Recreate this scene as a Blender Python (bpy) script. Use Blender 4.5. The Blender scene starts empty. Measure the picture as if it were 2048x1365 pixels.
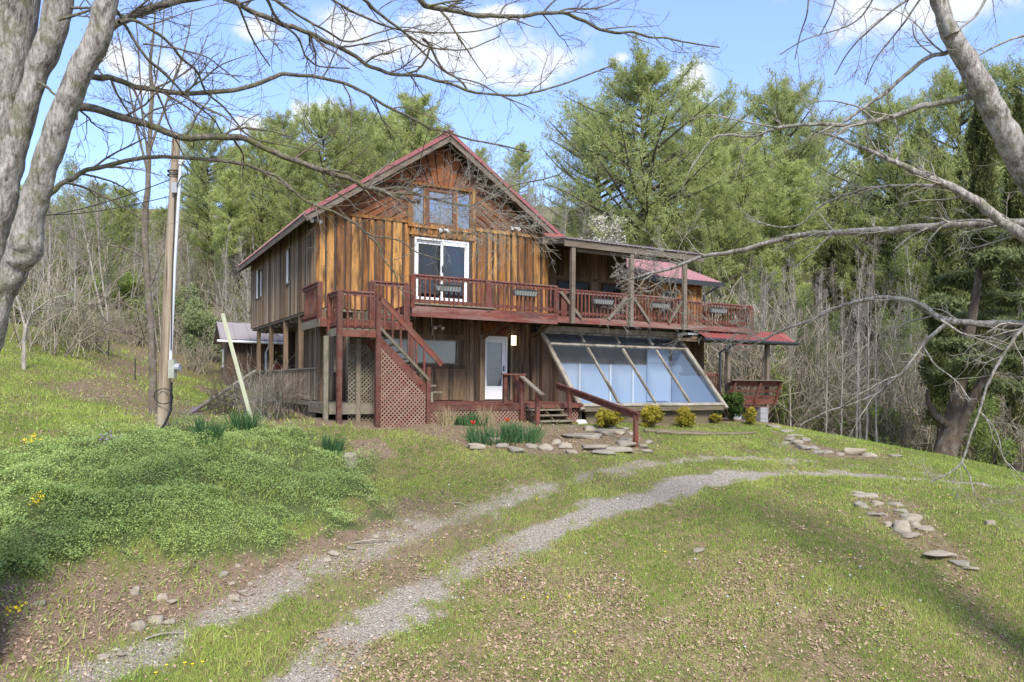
import bpy, math, random
import numpy as np
rng = np.random.default_rng(7); random.seed(7)
PI = math.pi
# ---------------------------------------------------------------- camera, world, sun, exposure
sc = bpy.context.scene
F = 1500.0                      # focal length in pixels of the 2048 px wide photograph
ROLL = 0.008
ZO = 1.1                        # the camera is this high above the ground beside the porch
CR, SR = math.cos(ROLL), math.sin(ROLL)
cam_d = bpy.data.cameras.new('camera'); cam = bpy.data.objects.new('camera', cam_d)
sc.collection.objects.link(cam); sc.camera = cam
cam_d.sensor_width = 36; cam_d.lens = F/2048*36; cam_d.clip_end = 2000; cam_d.clip_start = 0.1
cam_d.shift_y = (770-682.5)/2048
from mathutils import Matrix, Vector
cam.matrix_world = Matrix(((CR, -SR, 0, 0), (0, 0, -1, 0), (SR, CR, 0, ZO), (0, 0, 0, 1)))
sc.render.resolution_x = 1024; sc.render.resolution_y = 682
sc.view_settings.view_transform = 'Standard'; sc.view_settings.look = 'None'
sc.view_settings.gamma = 1; sc.view_settings.use_curve_mapping = False
sc.view_settings.exposure = 1.15
SUN_EL, SUN_AZ = 44, 166        # azimuth clockwise from +Y (the view direction)
w = bpy.data.worlds.new('World'); sc.world = w; w.use_nodes = True
def pxdir(px, py):
    xi = (px-1024)/F; yi = (770-py)/F
    X = xi*CR - yi*SR; Z = xi*SR + yi*CR
    return math.atan2(X, 1), math.atan2(Z, math.hypot(X, 1))
def build_world():
    nt = w.node_tree; nt.nodes.clear(); n = nt.nodes; l = nt.links
    def nd(t, **k):
        x = n.new(t)
        for a, b in k.items(): setattr(x, a, b)
        return x
    def math_(op, a, b=None, c=None):
        x = nd('ShaderNodeMath', operation=op)
        for i, v in enumerate((a, b, c)):
            if v is None: continue
            if isinstance(v, (int, float)): x.inputs[i].default_value = v
            else: l.new(v, x.inputs[i])
        return x.outputs[0]
    out = nd('ShaderNodeOutputWorld'); sky = nd('ShaderNodeTexSky')
    sky.sky_type = 'NISHITA'; sky.sun_disc = False
    sky.sun_elevation = math.radians(SUN_EL); sky.sun_rotation = math.radians(SUN_AZ)
    sky.air_density = 1.0; sky.dust_density = 0.6; sky.ozone_density = 3.0
    bg = nd('ShaderNodeBackground'); bg.inputs[1].default_value = 0.15
    tc = nd('ShaderNodeTexCoord')
    sep = nd('ShaderNodeSeparateXYZ'); l.new(tc.outputs['Generated'], sep.inputs[0])
    noi = nd('ShaderNodeTexNoise'); noi.inputs['Scale'].default_value = 16; noi.inputs['Detail'].default_value = 9
    noi.inputs['Roughness'].default_value = 0.6; l.new(tc.outputs['Generated'], noi.inputs['Vector'])
    no2 = nd('ShaderNodeTexNoise'); no2.inputs['Scale'].default_value = 2.2; no2.inputs['Detail'].default_value = 4
    l.new(tc.outputs['Generated'], no2.inputs['Vector'])
    az = math_('ARCTAN2', sep.outputs[0], sep.outputs[1]); el = math_('ARCSINE', sep.outputs[2])
    azd = math_('ADD', az, math_('MULTIPLY', math_('SUBTRACT', noi.outputs[0], 0.5), 0.05))
    blobs = [(235,118,45,34),(355,138,55,24),(300,175,50,22),(500,58,80,24),(700,60,95,36),(770,95,60,30),(905,80,110,36),(960,120,150,44),
             (1110,112,100,46),(880,40,70,26),(1015,25,45,18),(680,240,85,30),(1020,160,120,24),(500,250,50,20),(1385,155,45,40),(1243,165,20,14),(1860,20,170,40),(1740,15,80,30),
             (1710,345,45,28),(1240,115,22,12),(640,232,50,22)]
    tot = None
    for px, py, sx, sy in blobs:
        a0, e0 = pxdir(px, py)
        dx = math_('DIVIDE', math_('SUBTRACT', azd, a0), sx/F*0.93)
        dy = math_('DIVIDE', math_('SUBTRACT', el, e0), sy/F)
        s = math_('ADD', math_('MULTIPLY', dx, dx), math_('MULTIPLY', dy, dy))
        g = math_('POWER', 2.718, math_('MULTIPLY', s, -0.9))
        tot = g if tot is None else math_('MAXIMUM', tot, g)
    back = math_('LESS_THAN', sep.outputs[1], 0.15)
    bk = math_('MULTIPLY', back, math_('MULTIPLY', math_('SUBTRACT', no2.outputs[0], 0.18), 1.7))
    hi = math_('MULTIPLY', math_('GREATER_THAN', sep.outputs[2], 0.62), math_('MULTIPLY', no2.outputs[0], 1.2))
    tot = math_('MAXIMUM', tot, math_('MAXIMUM', bk, hi))
    m = math_('ADD', tot, math_('MULTIPLY', math_('SUBTRACT', noi.outputs[0], 0.5), 2.5))
    ramp = nd('ShaderNodeMapRange'); ramp.interpolation_type = 'SMOOTHSTEP'; l.new(m, ramp.inputs[0])
    ramp.inputs[1].default_value = 0.28; ramp.inputs[2].default_value = 1.05
    fade = math_('MULTIPLY', ramp.outputs[0], 0.93)
    bc = nd('ShaderNodeBackground'); bc.inputs[0].default_value = (0.94, 0.96, 1.0, 1); bc.inputs[1].default_value = 0.51
    tint = nd('ShaderNodeMix', data_type='RGBA', blend_type='MIX'); tint.inputs[0].default_value = 0.16
    hs = nd('ShaderNodeMix', data_type='RGBA', blend_type='MULTIPLY'); hs.inputs[0].default_value = 1; l.new(sky.outputs[0], hs.inputs[6]); hs.inputs[7].default_value = (0.80, 0.80, 0.95, 1); l.new(hs.outputs[2], tint.inputs[6]); tint.inputs[7].default_value = (3.0, 4.2, 7.0, 1); l.new(tint.outputs[2], bg.inputs[0])
    mix = nd('ShaderNodeMixShader'); l.new(fade, mix.inputs[0]); l.new(bg.outputs[0], mix.inputs[1]); l.new(bc.outputs[0], mix.inputs[2])
    l.new(mix.outputs[0], out.inputs[0])
build_world()
sun_d = bpy.data.lights.new('sun', 'SUN'); sun = bpy.data.objects.new('sun', sun_d); sc.collection.objects.link(sun)
sun_d.energy = 2.4; sun_d.angle = math.radians(16); sun_d.color = (1, 0.95, 0.86)
_e, _a = math.radians(SUN_EL), math.radians(SUN_AZ)
sdir = Vector((math.sin(_a)*math.cos(_e), math.cos(_a)*math.cos(_e), math.sin(_e)))
sun.rotation_euler = sdir.to_track_quat('Z', 'Y').to_euler(); sun.location = (0, 0, 60)

# ---------------------------------------------------------------- helpers
COL = sc.collection
def P(px, py, D):               # a photograph pixel at a depth -> a point of the place
    xi = (px-1024)/F; yi = (770-py)/F
    return np.array((D*(xi*CR-yi*SR), D, D*(xi*SR+yi*CR)+ZO))
def proj(p):
    X, Y, Z = p[0], p[1], p[2]-ZO
    return 1024+F*(X*CR+Z*SR)/Y, 770-F*(Z*CR-X*SR)/Y
def tag(o, label=None, cat=None, group=None, kind=None):
    for k, v in (('label', label), ('category', cat), ('group', group), ('kind', kind)):
        if v: o[k] = v
    return o
def empty(name, loc, rz=0):
    o = bpy.data.objects.new(name, None); COL.objects.link(o); o.location = loc; o.rotation_euler = (0, 0, rz)
    o.empty_display_size = 0.2; return o
def link(name, me, mat, parent=None, loc=(0, 0, 0), rz=0):
    o = bpy.data.objects.new(name, me); COL.objects.link(o)
    if mat and not me.materials: me.materials.append(mat)
    if parent: o.parent = parent
    o.location = loc; o.rotation_euler = (0, 0, rz); return o
def np_mesh(name, V, Fc, tint=None, smooth=False):
    V = np.ascontiguousarray(V, dtype=np.float32).reshape(-1, 3); Fc = np.ascontiguousarray(Fc, dtype=np.int32)
    me = bpy.data.meshes.new(name); k = Fc.shape[1]
    me.vertices.add(len(V)); me.vertices.foreach_set('co', V.ravel())
    me.loops.add(Fc.size); me.loops.foreach_set('vertex_index', Fc.ravel())
    me.polygons.add(len(Fc)); me.polygons.foreach_set('loop_start', np.arange(0, Fc.size, k, dtype=np.int32))
    if tint is not None:
        at = me.attributes.new('tint', 'FLOAT', 'POINT'); at.data.foreach_set('value', np.ascontiguousarray(tint, dtype=np.float32))
    me.update(calc_edges=True)
    if smooth: me.polygons.foreach_set('use_smooth', np.ones(len(Fc), dtype=bool))
    return me
class MB:
    def __init__(s): s.v = []; s.f = []; s.t = []
    def add(s, V, Fc, t=None):
        n = len(s.v); t = random.random() if t is None else t
        s.v += [tuple(map(float, p)) for p in V]; s.t += [t]*len(V); s.f += [tuple(i+n for i in f) for f in Fc]; return s
    def box(s, x0, x1, y0, y1, z0, z1, t=None):
        V = [(x0,y0,z0),(x1,y0,z0),(x1,y1,z0),(x0,y1,z0),(x0,y0,z1),(x1,y0,z1),(x1,y1,z1),(x0,y1,z1)]
        return s.add(V, [(0,3,2,1),(4,5,6,7),(0,1,5,4),(1,2,6,5),(2,3,7,6),(3,0,4,7)], t)
    def bar(s, p, q, w_, h, t=None, up=(0, 0, 1)):      # a board from p to q, w_ across, h deep along 'up'
        p = Vector(p); q = Vector(q); d = (q-p).normalized(); u = Vector(up)
        a = d.cross(u)
        if a.length < 1e-3: a = d.cross(Vector((1, 0, 0)))
        a.normalize(); b = a.cross(d).normalized(); a *= w_/2; b *= h/2
        V = [p-a-b, p+a-b, p+a+b, p-a+b, q-a-b, q+a-b, q+a+b, q-a+b]
        return s.add(V, [(0,1,2,3),(4,7,6,5),(0,4,5,1),(1,5,6,2),(2,6,7,3),(3,7,4,0)], t)
    def prism(s, poly, y0, y1, t=None):                  # polygon in x,z pushed along y
        n = len(poly); V = [(x, y0, z) for x, z in poly]+[(x, y1, z) for x, z in poly]
        Fc = [tuple(range(n)), tuple(range(2*n-1, n-1, -1))]+[(i, i+n, (i+1) % n+n, (i+1) % n) for i in range(n)]
        return s.add(V, Fc, t)
    def tube(s, pts, r, k=8, t=None):
        r = [r]*len(pts) if isinstance(r, (int, float)) else r
        V, Fc = tubes(np.array([pts], float), np.array([r], float), k)
        s.add(V, [tuple(f) for f in Fc], t); n = len(pts)
        m = len(s.v)-k*n
        s.f.append(tuple(m+i for i in range(k-1, -1, -1))); s.f.append(tuple(m+(n-1)*k+i for i in range(k))); return s
    def quad(s, *p, t=None): return s.add(p, [tuple(range(len(p)))], t)
    def build(s, name, mat, parent=None, loc=(0, 0, 0), rz=0, bevel=0):
        me = bpy.data.meshes.new(name); me.from_pydata(s.v, [], s.f)
        at = me.attributes.new('tint', 'FLOAT', 'POINT'); at.data.foreach_set('value', s.t); me.update()
        o = link(name, me, mat, parent, loc, rz)
        if bevel:
            m = o.modifiers.new('bevel', 'BEVEL'); m.width = bevel; m.segments = 1; m.limit_method = 'ANGLE'
        return o
def tubes(paths, radii, k=5):
    paths = np.asarray(paths, float); radii = np.asarray(radii, float); T, N, _ = paths.shape
    tg = np.gradient(paths, axis=1); tg /= np.linalg.norm(tg, axis=2, keepdims=True)+1e-9
    mean = np.abs(paths[:, -1]-paths[:, 0]); ref = np.zeros((T, 3)); ref[np.arange(T), mean.argmin(1)] = 1
    a = np.cross(tg, ref[:, None, :]); a /= np.linalg.norm(a, axis=2, keepdims=True)+1e-9
    b = np.cross(tg, a)
    th = np.arange(k)*2*PI/k
    V = paths[:, :, None, :]+radii[:, :, None, None]*(a[:, :, None, :]*np.cos(th)[None, None, :, None]+b[:, :, None, :]*np.sin(th)[None, None, :, None])
    i = np.arange(N-1)[:, None]; j = np.arange(k)[None, :]; j2 = (j+1) % k
    f = np.stack([i*k+j, i*k+j2, (i+1)*k+j2, (i+1)*k+j], -1).reshape(-1, 4)
    Fc = (np.arange(T)[:, None, None]*(N*k)+f[None]).reshape(-1, 4)
    return V.reshape(-1, 3), Fc
class NB:                       # numpy batches of quads or triangles joined into one mesh
    def __init__(s): s.V = []; s.F = []; s.T = []; s.n = 0
    def add(s, V, Fc, t=None):
        V = np.asarray(V).reshape(-1, 3); s.V.append(V); s.F.append(np.asarray(Fc)+s.n); s.n += len(V)
        s.T.append(np.full(len(V), 0.5) if t is None else np.broadcast_to(t, (len(V),)))
    def mesh(s, name, smooth=False): return np_mesh(name, np.concatenate(s.V), np.concatenate(s.F), np.concatenate(s.T), smooth)
def unit(v): return v/(np.linalg.norm(v, axis=-1, keepdims=True)+1e-9)
def grow(p, d, L, n=6, wig=0.25, bias=(0, 0, 0)):       # random curved paths, all at once
    T = len(p); out = np.zeros((T, n, 3)); out[:, 0] = p; d = unit(d); b = np.array(bias)
    for i in range(1, n):
        d = unit(d+rng.normal(0, wig, (T, 3))+b); out[:, i] = out[:, i-1]+d*(L[:, None]/(n-1))
    return out
def sprout(paths, radii, per, lo=0.15, ang=(0.5, 1.1), rfac=0.5):   # children start points along paths
    T, N, _ = paths.shape; idx = np.repeat(np.arange(T), per); t = rng.uniform(lo, 1, len(idx))*(N-1)
    i = np.minimum(t.astype(int), N-2); f = (t-i)[:, None]
    p = paths[idx, i]*(1-f)+paths[idx, i+1]*f; tg = unit(paths[idx, i+1]-paths[idx, i])
    r = radii[idx, i]*(1-f[:, 0])+radii[idx, i+1]*f[:, 0]
    s = unit(np.cross(tg, rng.normal(size=(len(idx), 3)))); an = rng.uniform(*ang, len(idx))[:, None]
    return p, tg*np.cos(an)+s*np.sin(an), r*rfac, t/(N-1), idx
# value noise
_perm = np.random.default_rng(3).random((256, 256))
def vn(x, y):
    x = np.asarray(x, float); y = np.asarray(y, float); xi = np.floor(x).astype(int); yi = np.floor(y).astype(int)
    fx = x-xi; fy = y-yi; fx = fx*fx*(3-2*fx); fy = fy*fy*(3-2*fy); g = lambda a, b: _perm[a & 255, b & 255]
    return (g(xi, yi)*(1-fx)+g(xi+1, yi)*fx)*(1-fy)+(g(xi, yi+1)*(1-fx)+g(xi+1, yi+1)*fx)*fy
def fbm(x, y, o=4): return sum(vn(x*2**i+i*17.3, y*2**i+i*9.1)*0.5**(i+1) for i in range(o))/(1-0.5**o)

# ---------------------------------------------------------------- materials
class MT:
    def __init__(s, name, rough=0.85, spec=0.25):
        s.m = bpy.data.materials.new(name); s.m.use_nodes = True; s.nt = s.m.node_tree
        s.b = s.nt.nodes['Principled BSDF']; s.b.inputs['Roughness'].default_value = rough
        s.b.inputs['Specular IOR Level'].default_value = spec; s._tc = None
    def nd(s, t, **k):
        x = s.nt.nodes.new(t)
        for a, b in k.items(): setattr(x, a, b)
        return x
    def L(s, a, b): s.nt.links.new(a, b)
    def co(s, scale=(1, 1, 1), seed=True, kind='Object'):
        if s._tc is None: s._tc = s.nd('ShaderNodeTexCoord')
        mp = s.nd('ShaderNodeMapping'); mp.inputs['Scale'].default_value = scale; s.L(s._tc.outputs[kind], mp.inputs[0]); return mp.outputs[0]
    def noise(s, co, scale=1, det=5, rough=0.6, dist=0):
        x = s.nd('ShaderNodeTexNoise'); s.L(co, x.inputs['Vector']); x.inputs['Scale'].default_value = scale
        x.inputs['Detail'].default_value = det; x.inputs['Roughness'].default_value = rough; x.inputs['Distortion'].default_value = dist; return x.outputs[0]
    def ramp(s, v, stops):
        x = s.nd('ShaderNodeValToRGB'); s.L(v, x.inputs[0]); e = x.color_ramp.elements
        while len(e) < len(stops): e.new(0.5)
        for q, (p, c) in zip(e, stops): q.position = p; q.color = (*c, 1) if len(c) == 3 else c
        return x.outputs[0]
    def mix(s, f, a, b, mode='MIX'):
        x = s.nd('ShaderNodeMix', data_type='RGBA', blend_type=mode)
        for i, v in ((0, f), (6, a), (7, b)):
            if isinstance(v, (int, float)): x.inputs[i].default_value = v
            elif isinstance(v, tuple): x.inputs[i].default_value = (*v, 1)
            else: s.L(v, x.inputs[i])
        return x.outputs[2]
    def math(s, op, a, b=0.0, clamp=False):
        x = s.nd('ShaderNodeMath', operation=op); x.use_clamp = clamp
        for i, v in enumerate((a, b)):
            if isinstance(v, (int, float)): x.inputs[i].default_value = v
            else: s.L(v, x.inputs[i])
        return x.outputs[0]
    def attr(s, n='tint'):
        x = s.nd('ShaderNodeAttribute'); x.attribute_name = n; return x.outputs['Fac']
    def rnd(s): return s.nd('ShaderNodeObjectInfo').outputs['Random']
    def bump(s, v, st=0.3, dist=0.02):
        x = s.nd('ShaderNodeBump'); x.inputs['Strength'].default_value = st; x.inputs['Distance'].default_value = dist
        s.L(v, x.inputs['Height']); s.L(x.outputs[0], s.b.inputs['Normal'])
    def col(s, c):
        if isinstance(c, tuple): s.b.inputs['Base Color'].default_value = (*c, 1)
        else: s.L(c, s.b.inputs['Base Color'])
        return s
def plain(name, c, rough=0.7, spec=0.3, var=0.25, sc_=6):
    m = MT(name, rough, spec); n = m.noise(m.co(), sc_, 5)
    m.col(m.mix(m.math('MULTIPLY', n, 1.0), tuple(x*(1-var) for x in c), tuple(x*(1+var) for x in c))); m.bump(n, 0.15); return m.m
def wood(name, cols, dark, grain=(14, 14, 1.1), amount=0.6, bump=0.5, grey=None, greyamt=0.0, rough=0.8):
    # cols: list of plank colours spread over the tint of each board
    m = MT(name, rough, 0.2); t = m.attr(); cols = list(cols)*2 if len(cols) == 1 else cols
    cv = m.nd('ShaderNodeCombineXYZ'); m.L(m.math('MULTIPLY', t, 37.0), cv.inputs[0]); m.L(m.math('MULTIPLY', t, 91.0), cv.inputs[2])
    va = m.nd('ShaderNodeVectorMath', operation='ADD'); m.L(m.co(grain), va.inputs[0]); m.L(cv.outputs[0], va.inputs[1]); v = va.outputs[0]
    base = m.ramp(t, [(i/max(1, len(cols)-1), c) for i, c in enumerate(cols)])
    g = m.noise(v, 1.0, 7, 0.65, 0.6); big = m.noise(v, 0.28, 3, 0.6, 1.2)
    k = m.ramp(g, [(0.38, (0, 0, 0)), (0.72, (1, 1, 1))])
    c = m.mix(m.math('MULTIPLY', k, amount), base, dark)
    b2 = m.ramp(big, [(0.52, (0, 0, 0)), (0.68, (1, 1, 1))]); c = m.mix(m.math('MULTIPLY', b2, amount*0.9), c, tuple(x*0.75 for x in dark))
    if grey: 
        gg = m.ramp(m.noise(v, 0.5, 5, 0.7), [(0.4, (0, 0, 0)), (0.62, (1, 1, 1))]); c = m.mix(m.math('MULTIPLY', gg, greyamt), c, grey)
    vo = m.nd('ShaderNodeTexVoronoi'); m.L(v, vo.inputs['Vector']); vo.inputs['Scale'].default_value = 0.35; kn = m.ramp(vo.outputs['Distance'], [(0.05, (1, 1, 1)), (0.16, (0, 0, 0))]); c = m.mix(m.math('MULTIPLY', kn, 0.75*amount), c, tuple(x*0.6 for x in dark))
    m.col(c); m.bump(g, bump, 0.012); return m.m
AMBER = wood('amber_siding', [(0.24,0.10,0.03),(0.52,0.25,0.07),(0.40,0.17,0.045),(0.62,0.34,0.11),(0.46,0.21,0.055),(0.19,0.085,0.035),(0.55,0.29,0.09)], (0.05,0.027,0.018), (10, 10, 1.3), 0.95, 0.5)
DARKB = wood('dark_batten', [(0.035,0.025,0.02),(0.09,0.05,0.03),(0.06,0.045,0.035),(0.13,0.075,0.04)], (0.02,0.015,0.013), (12, 12, 0.8), 0.6, 0.5, (0.17,0.15,0.13), 0.35)
GABLE = wood('gable_siding', [(0.20,0.07,0.03),(0.28,0.105,0.04),(0.16,0.055,0.028),(0.33,0.14,0.05)], (0.05,0.025,0.018), (3, 3, 3), 0.6, 0.4)
SIDE = wood('weathered_siding', [(0.07,0.045,0.03),(0.38,0.31,0.22),(0.12,0.07,0.04),(0.30,0.20,0.11),(0.09,0.055,0.035),(0.44,0.37,0.28),(0.16,0.095,0.05),(0.06,0.04,0.03)], (0.035,0.026,0.022), (16, 16, 0.9), 0.6, 0.5, (0.40,0.33,0.24), 0.15)
LOWER = wood('brown_siding', [(0.10,0.06,0.035),(0.24,0.165,0.10),(0.13,0.08,0.045),(0.30,0.215,0.14),(0.08,0.05,0.03),(0.20,0.125,0.07)], (0.035,0.025,0.018), (10, 10, 1.0), 0.9, 0.5, (0.30,0.23,0.15), 0.2)
GREYW = wood('grey_wood', [(0.20,0.165,0.12),(0.27,0.235,0.185),(0.16,0.13,0.095)], (0.075,0.06,0.045), (9, 9, 9), 0.6, 0.4, (0.17,0.19,0.10), 0.25)
BEAM = wood('brown_beam', [(0.14,0.10,0.07),(0.19,0.15,0.11)], (0.06,0.045,0.035), (1.5, 9, 9), 0.6, 0.4, (0.24,0.22,0.19), 0.4)
YELW = wood('sunroom_frame', [(0.20,0.165,0.11),(0.26,0.225,0.17),(0.18,0.14,0.09)], (0.07,0.05,0.035), (7, 2.5, 2.5), 0.9, 0.4, (0.44,0.41,0.35), 0.6)
RED = wood('red_stain', [(0.15,0.040,0.026),(0.20,0.056,0.036),(0.11,0.034,0.024),(0.17,0.048,0.033)], (0.05,0.024,0.018), (7, 7, 7), 0.8, 0.35, (0.19,0.12,0.095), 0.4)
REDF = wood('flaking_red_stain', [(0.15,0.042,0.032),(0.19,0.055,0.04)], (0.08,0.032,0.026), (1.2, 9, 9), 0.8, 0.4, (0.34,0.24,0.21), 0.5)
def metal_roof(name, c, rough=0.45):
    m = MT(name, rough, 0.5); n = m.noise(m.co((0.6, 0.6, 0.6)), 2, 6, 0.6); n2 = m.noise(m.co((6, .5, 6)), 2, 4)
    a = m.mix(n, tuple(x*0.8 for x in c), tuple(min(1, x*1.2) for x in c)); m.col(m.mix(m.math('MULTIPLY', n2, 0.35), a, (0.3, 0.2, 0.19))); return m.m
ROOFR = metal_roof('red_metal_roof', (0.26, 0.06, 0.06)); ROOFP = metal_roof('faded_red_roof', (0.52, 0.27, 0.27), 0.5)
ROOFB = metal_roof('bright_red_roof', (0.29, 0.055, 0.045)); ROOFS = metal_roof('shed_roof_metal', (0.26, 0.235, 0.24), 0.6)
WHITE = plain('white_paint', (0.75, 0.76, 0.76), 0.45, 0.4, 0.05); BLACK = plain('black_gutter', (0.03, 0.032, 0.035), 0.4, 0.5, 0.2)
GALV = plain('galvanised', (0.33, 0.34, 0.36), 0.45, 0.5, 0.2); PVC = plain('pale_conduit', (0.55, 0.57, 0.6), 0.5, 0.4, 0.08)
CURT = plain('curtain', (0.5, 0.5, 0.46), 0.9, 0.1, 0.12, 1.5); CURTD = plain('screen_mesh', (0.16, 0.165, 0.17), 0.7, 0.2, 0.1)
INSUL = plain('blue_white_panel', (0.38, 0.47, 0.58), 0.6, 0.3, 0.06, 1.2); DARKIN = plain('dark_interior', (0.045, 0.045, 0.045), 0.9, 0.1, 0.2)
RUBBER = plain('black_cable', (0.02, 0.02, 0.022), 0.6, 0.3, 0.1)
CONC = plain('concrete_block', (0.3, 0.3, 0.3), 0.9, 0.1, 0.2, 12)
def glass(name, tr=0.75, tintc=(0.85, 0.9, 0.92), ior=1.6, film=0):
    m = bpy.data.materials.new(name); m.use_nodes = True; nt = m.node_tree; nt.nodes.clear()
    o = nt.nodes.new('ShaderNodeOutputMaterial'); t = nt.nodes.new('ShaderNodeBsdfTransparent'); g = nt.nodes.new('ShaderNodeBsdfGlossy')
    t.inputs[0].default_value = (*[c*tr/0.75 if c*tr/0.75 < 1 else 1 for c in tintc], 1); g.inputs['Roughness'].default_value = 0.03
    fr = nt.nodes.new('ShaderNodeFresnel'); fr.inputs[0].default_value = ior
    nz = nt.nodes.new('ShaderNodeTexNoise'); nz.inputs['Scale'].default_value = 1.5; bp = nt.nodes.new('ShaderNodeBump'); bp.inputs['Strength'].default_value = 0.03
    nt.links.new(nz.outputs[0], bp.inputs['Height']); nt.links.new(bp.outputs[0], g.inputs['Normal'])
    mx = nt.nodes.new('ShaderNodeMixShader'); nt.links.new(fr.outputs[0], mx.inputs[0]); nt.links.new(t.outputs[0], mx.inputs[1]); nt.links.new(g.outputs[0], mx.inputs[2])
    if film:
        df = nt.nodes.new('ShaderNodeBsdfDiffuse'); df.inputs[0].default_value = (0.62, 0.66, 0.70, 1); m2 = nt.nodes.new('ShaderNodeMixShader'); n2 = nt.nodes.new('ShaderNodeTexNoise'); n2.inputs['Scale'].default_value = 1.1; n2.inputs['Detail'].default_value = 6
        mr = nt.nodes.new('ShaderNodeMapRange'); mr.inputs[3].default_value = film*.4; mr.inputs[4].default_value = film*1.6; nt.links.new(n2.outputs[0], mr.inputs[0]); nt.links.new(mr.outputs[0], m2.inputs[0]); nt.links.new(mx.outputs[0], m2.inputs[1]); nt.links.new(df.outputs[0], m2.inputs[2]); mx = m2
    nt.links.new(mx.outputs[0], o.inputs[0]); return m
GLASS = glass('window_glass', 0.7, (0.8, 0.85, 0.86), 1.8); GLASSB = glass('sunroom_glass', 0.75, (0.86, 0.9, 0.95), 2.1, 0.03)
def leafm(name, stops, trans=0.3, nsc=1.2, rnd=0.25, rough=0.7):
    m = MT(name, rough, 0.15); t = m.attr(); n = m.noise(m.co(kind='Object'), nsc, 3)
    v = m.math('ADD', m.math('MULTIPLY', t, 0.6), m.math('MULTIPLY', n, 0.4)); c = m.ramp(v, stops)
    r = m.math('ADD', m.math('MULTIPLY', m.rnd(), rnd*2), 1-rnd)
    cc = m.nd('ShaderNodeVectorMath', operation='SCALE'); m.L(c, cc.inputs[0]); m.L(r, cc.inputs['Scale']); m.col(cc.outputs[0])
    if trans:
        tb = m.nd('ShaderNodeBsdfTranslucent'); m.L(cc.outputs[0], tb.inputs[0]); mx = m.nd('ShaderNodeMixShader'); mx.inputs[0].default_value = trans
        o = m.nt.nodes['Material Output']; m.L(m.b.outputs[0], mx.inputs[1]); m.L(tb.outputs[0], mx.inputs[2]); m.L(mx.outputs[0], o.inputs[0])
    return m.m
PINE = leafm('pine_needles', [(0.15, (0.21, 0.25, 0.09)), (0.5, (0.41, 0.46, 0.17)), (0.85, (0.60, 0.62, 0.28))], 0.48, 0.25, 0.16)  # needle colours paled to stand in for distance haze
HEML = leafm('hemlock_needles', [(0.15, (0.08, 0.10, 0.045)), (0.5, (0.18, 0.21, 0.085)), (0.85, (0.31, 0.34, 0.14))], 0.25, 0.4)
ARBO = leafm('arborvitae_scales', [(0.15, (0.045, 0.058, 0.022)), (0.6, (0.12, 0.135, 0.042)), (0.9, (0.24, 0.22, 0.07))], 0.15, 0.8)
GRASS = leafm('grass_blades', [(0.1, (0.13, 0.21, 0.04)), (0.4, (0.29, 0.39, 0.075)), (0.7, (0.46, 0.52, 0.14)), (0.97, (0.58, 0.50, 0.28))], 0.35, 0.35, 0)
COVER = leafm('ground_cover_leaves', [(0.1, (0.20, 0.28, 0.08)), (0.45, (0.38, 0.50, 0.16)), (0.85, (0.58, 0.66, 0.26))], 0.35, 0.6, 0)
IRIS = leafm('iris_blades', [(0.1, (0.03, 0.08, 0.035)), (0.6, (0.08, 0.17, 0.065)), (0.95, (0.17, 0.26, 0.10))], 0.3, 3, 0.1)
LITTER = leafm('dead_leaves', [(0.1, (0.14, 0.08, 0.05)), (0.4, (0.40, 0.27, 0.19)), (0.7, (0.50, 0.37, 0.27)), (0.95, (0.62, 0.51, 0.40))], 0.15, 2, 0)
GOLD = leafm('golden_foliage', [(0.1, (0.14, 0.14, 0.025)), (0.5, (0.38, 0.32, 0.04)), (0.9, (0.60, 0.50, 0.09))], 0.3, 3, 0.1)
BOXW = leafm('boxwood_leaves', [(0.1, (0.025, 0.05, 0.012)), (0.6, (0.07, 0.12, 0.025)), (0.95, (0.16, 0.20, 0.05))], 0.2, 4, 0.1)
SPRING = leafm('spring_leaves', [(0.1, (0.12, 0.17, 0.04)), (0.6, (0.26, 0.33, 0.09)), (0.95, (0.38, 0.42, 0.16))], 0.4, 1, 0.2)
SAGE = leafm('sage_leaves', [(0.1, (0.15, 0.19, 0.08)), (0.6, (0.27, 0.32, 0.14)), (0.95, (0.38, 0.42, 0.22))], 0.3, 1, 0.1)
BLOOM = leafm('white_blossom', [(0.1, (0.5, 0.48, 0.40)), (0.9, (0.8, 0.78, 0.68))], 0.2, 2, 0.05)
BUDS = leafm('red_buds', [(0.1, (0.14, 0.05, 0.04)), (0.9, (0.27, 0.12, 0.08))], 0.1, 2, 0.05)
REDP = plain('red_petal', (0.75, 0.05, 0.02), 0.5, 0.3, 0.1); YELP = plain('yellow_petal', (0.8, 0.6, 0.03), 0.6, 0.2, 0.1); PUFF = plain('seed_puff', (0.45, 0.46, 0.42), 0.9, 0.1, 0.05)
PURP = plain('purple_petal', (0.28, 0.16, 0.42), 0.6, 0.2, 0.15)
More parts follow.
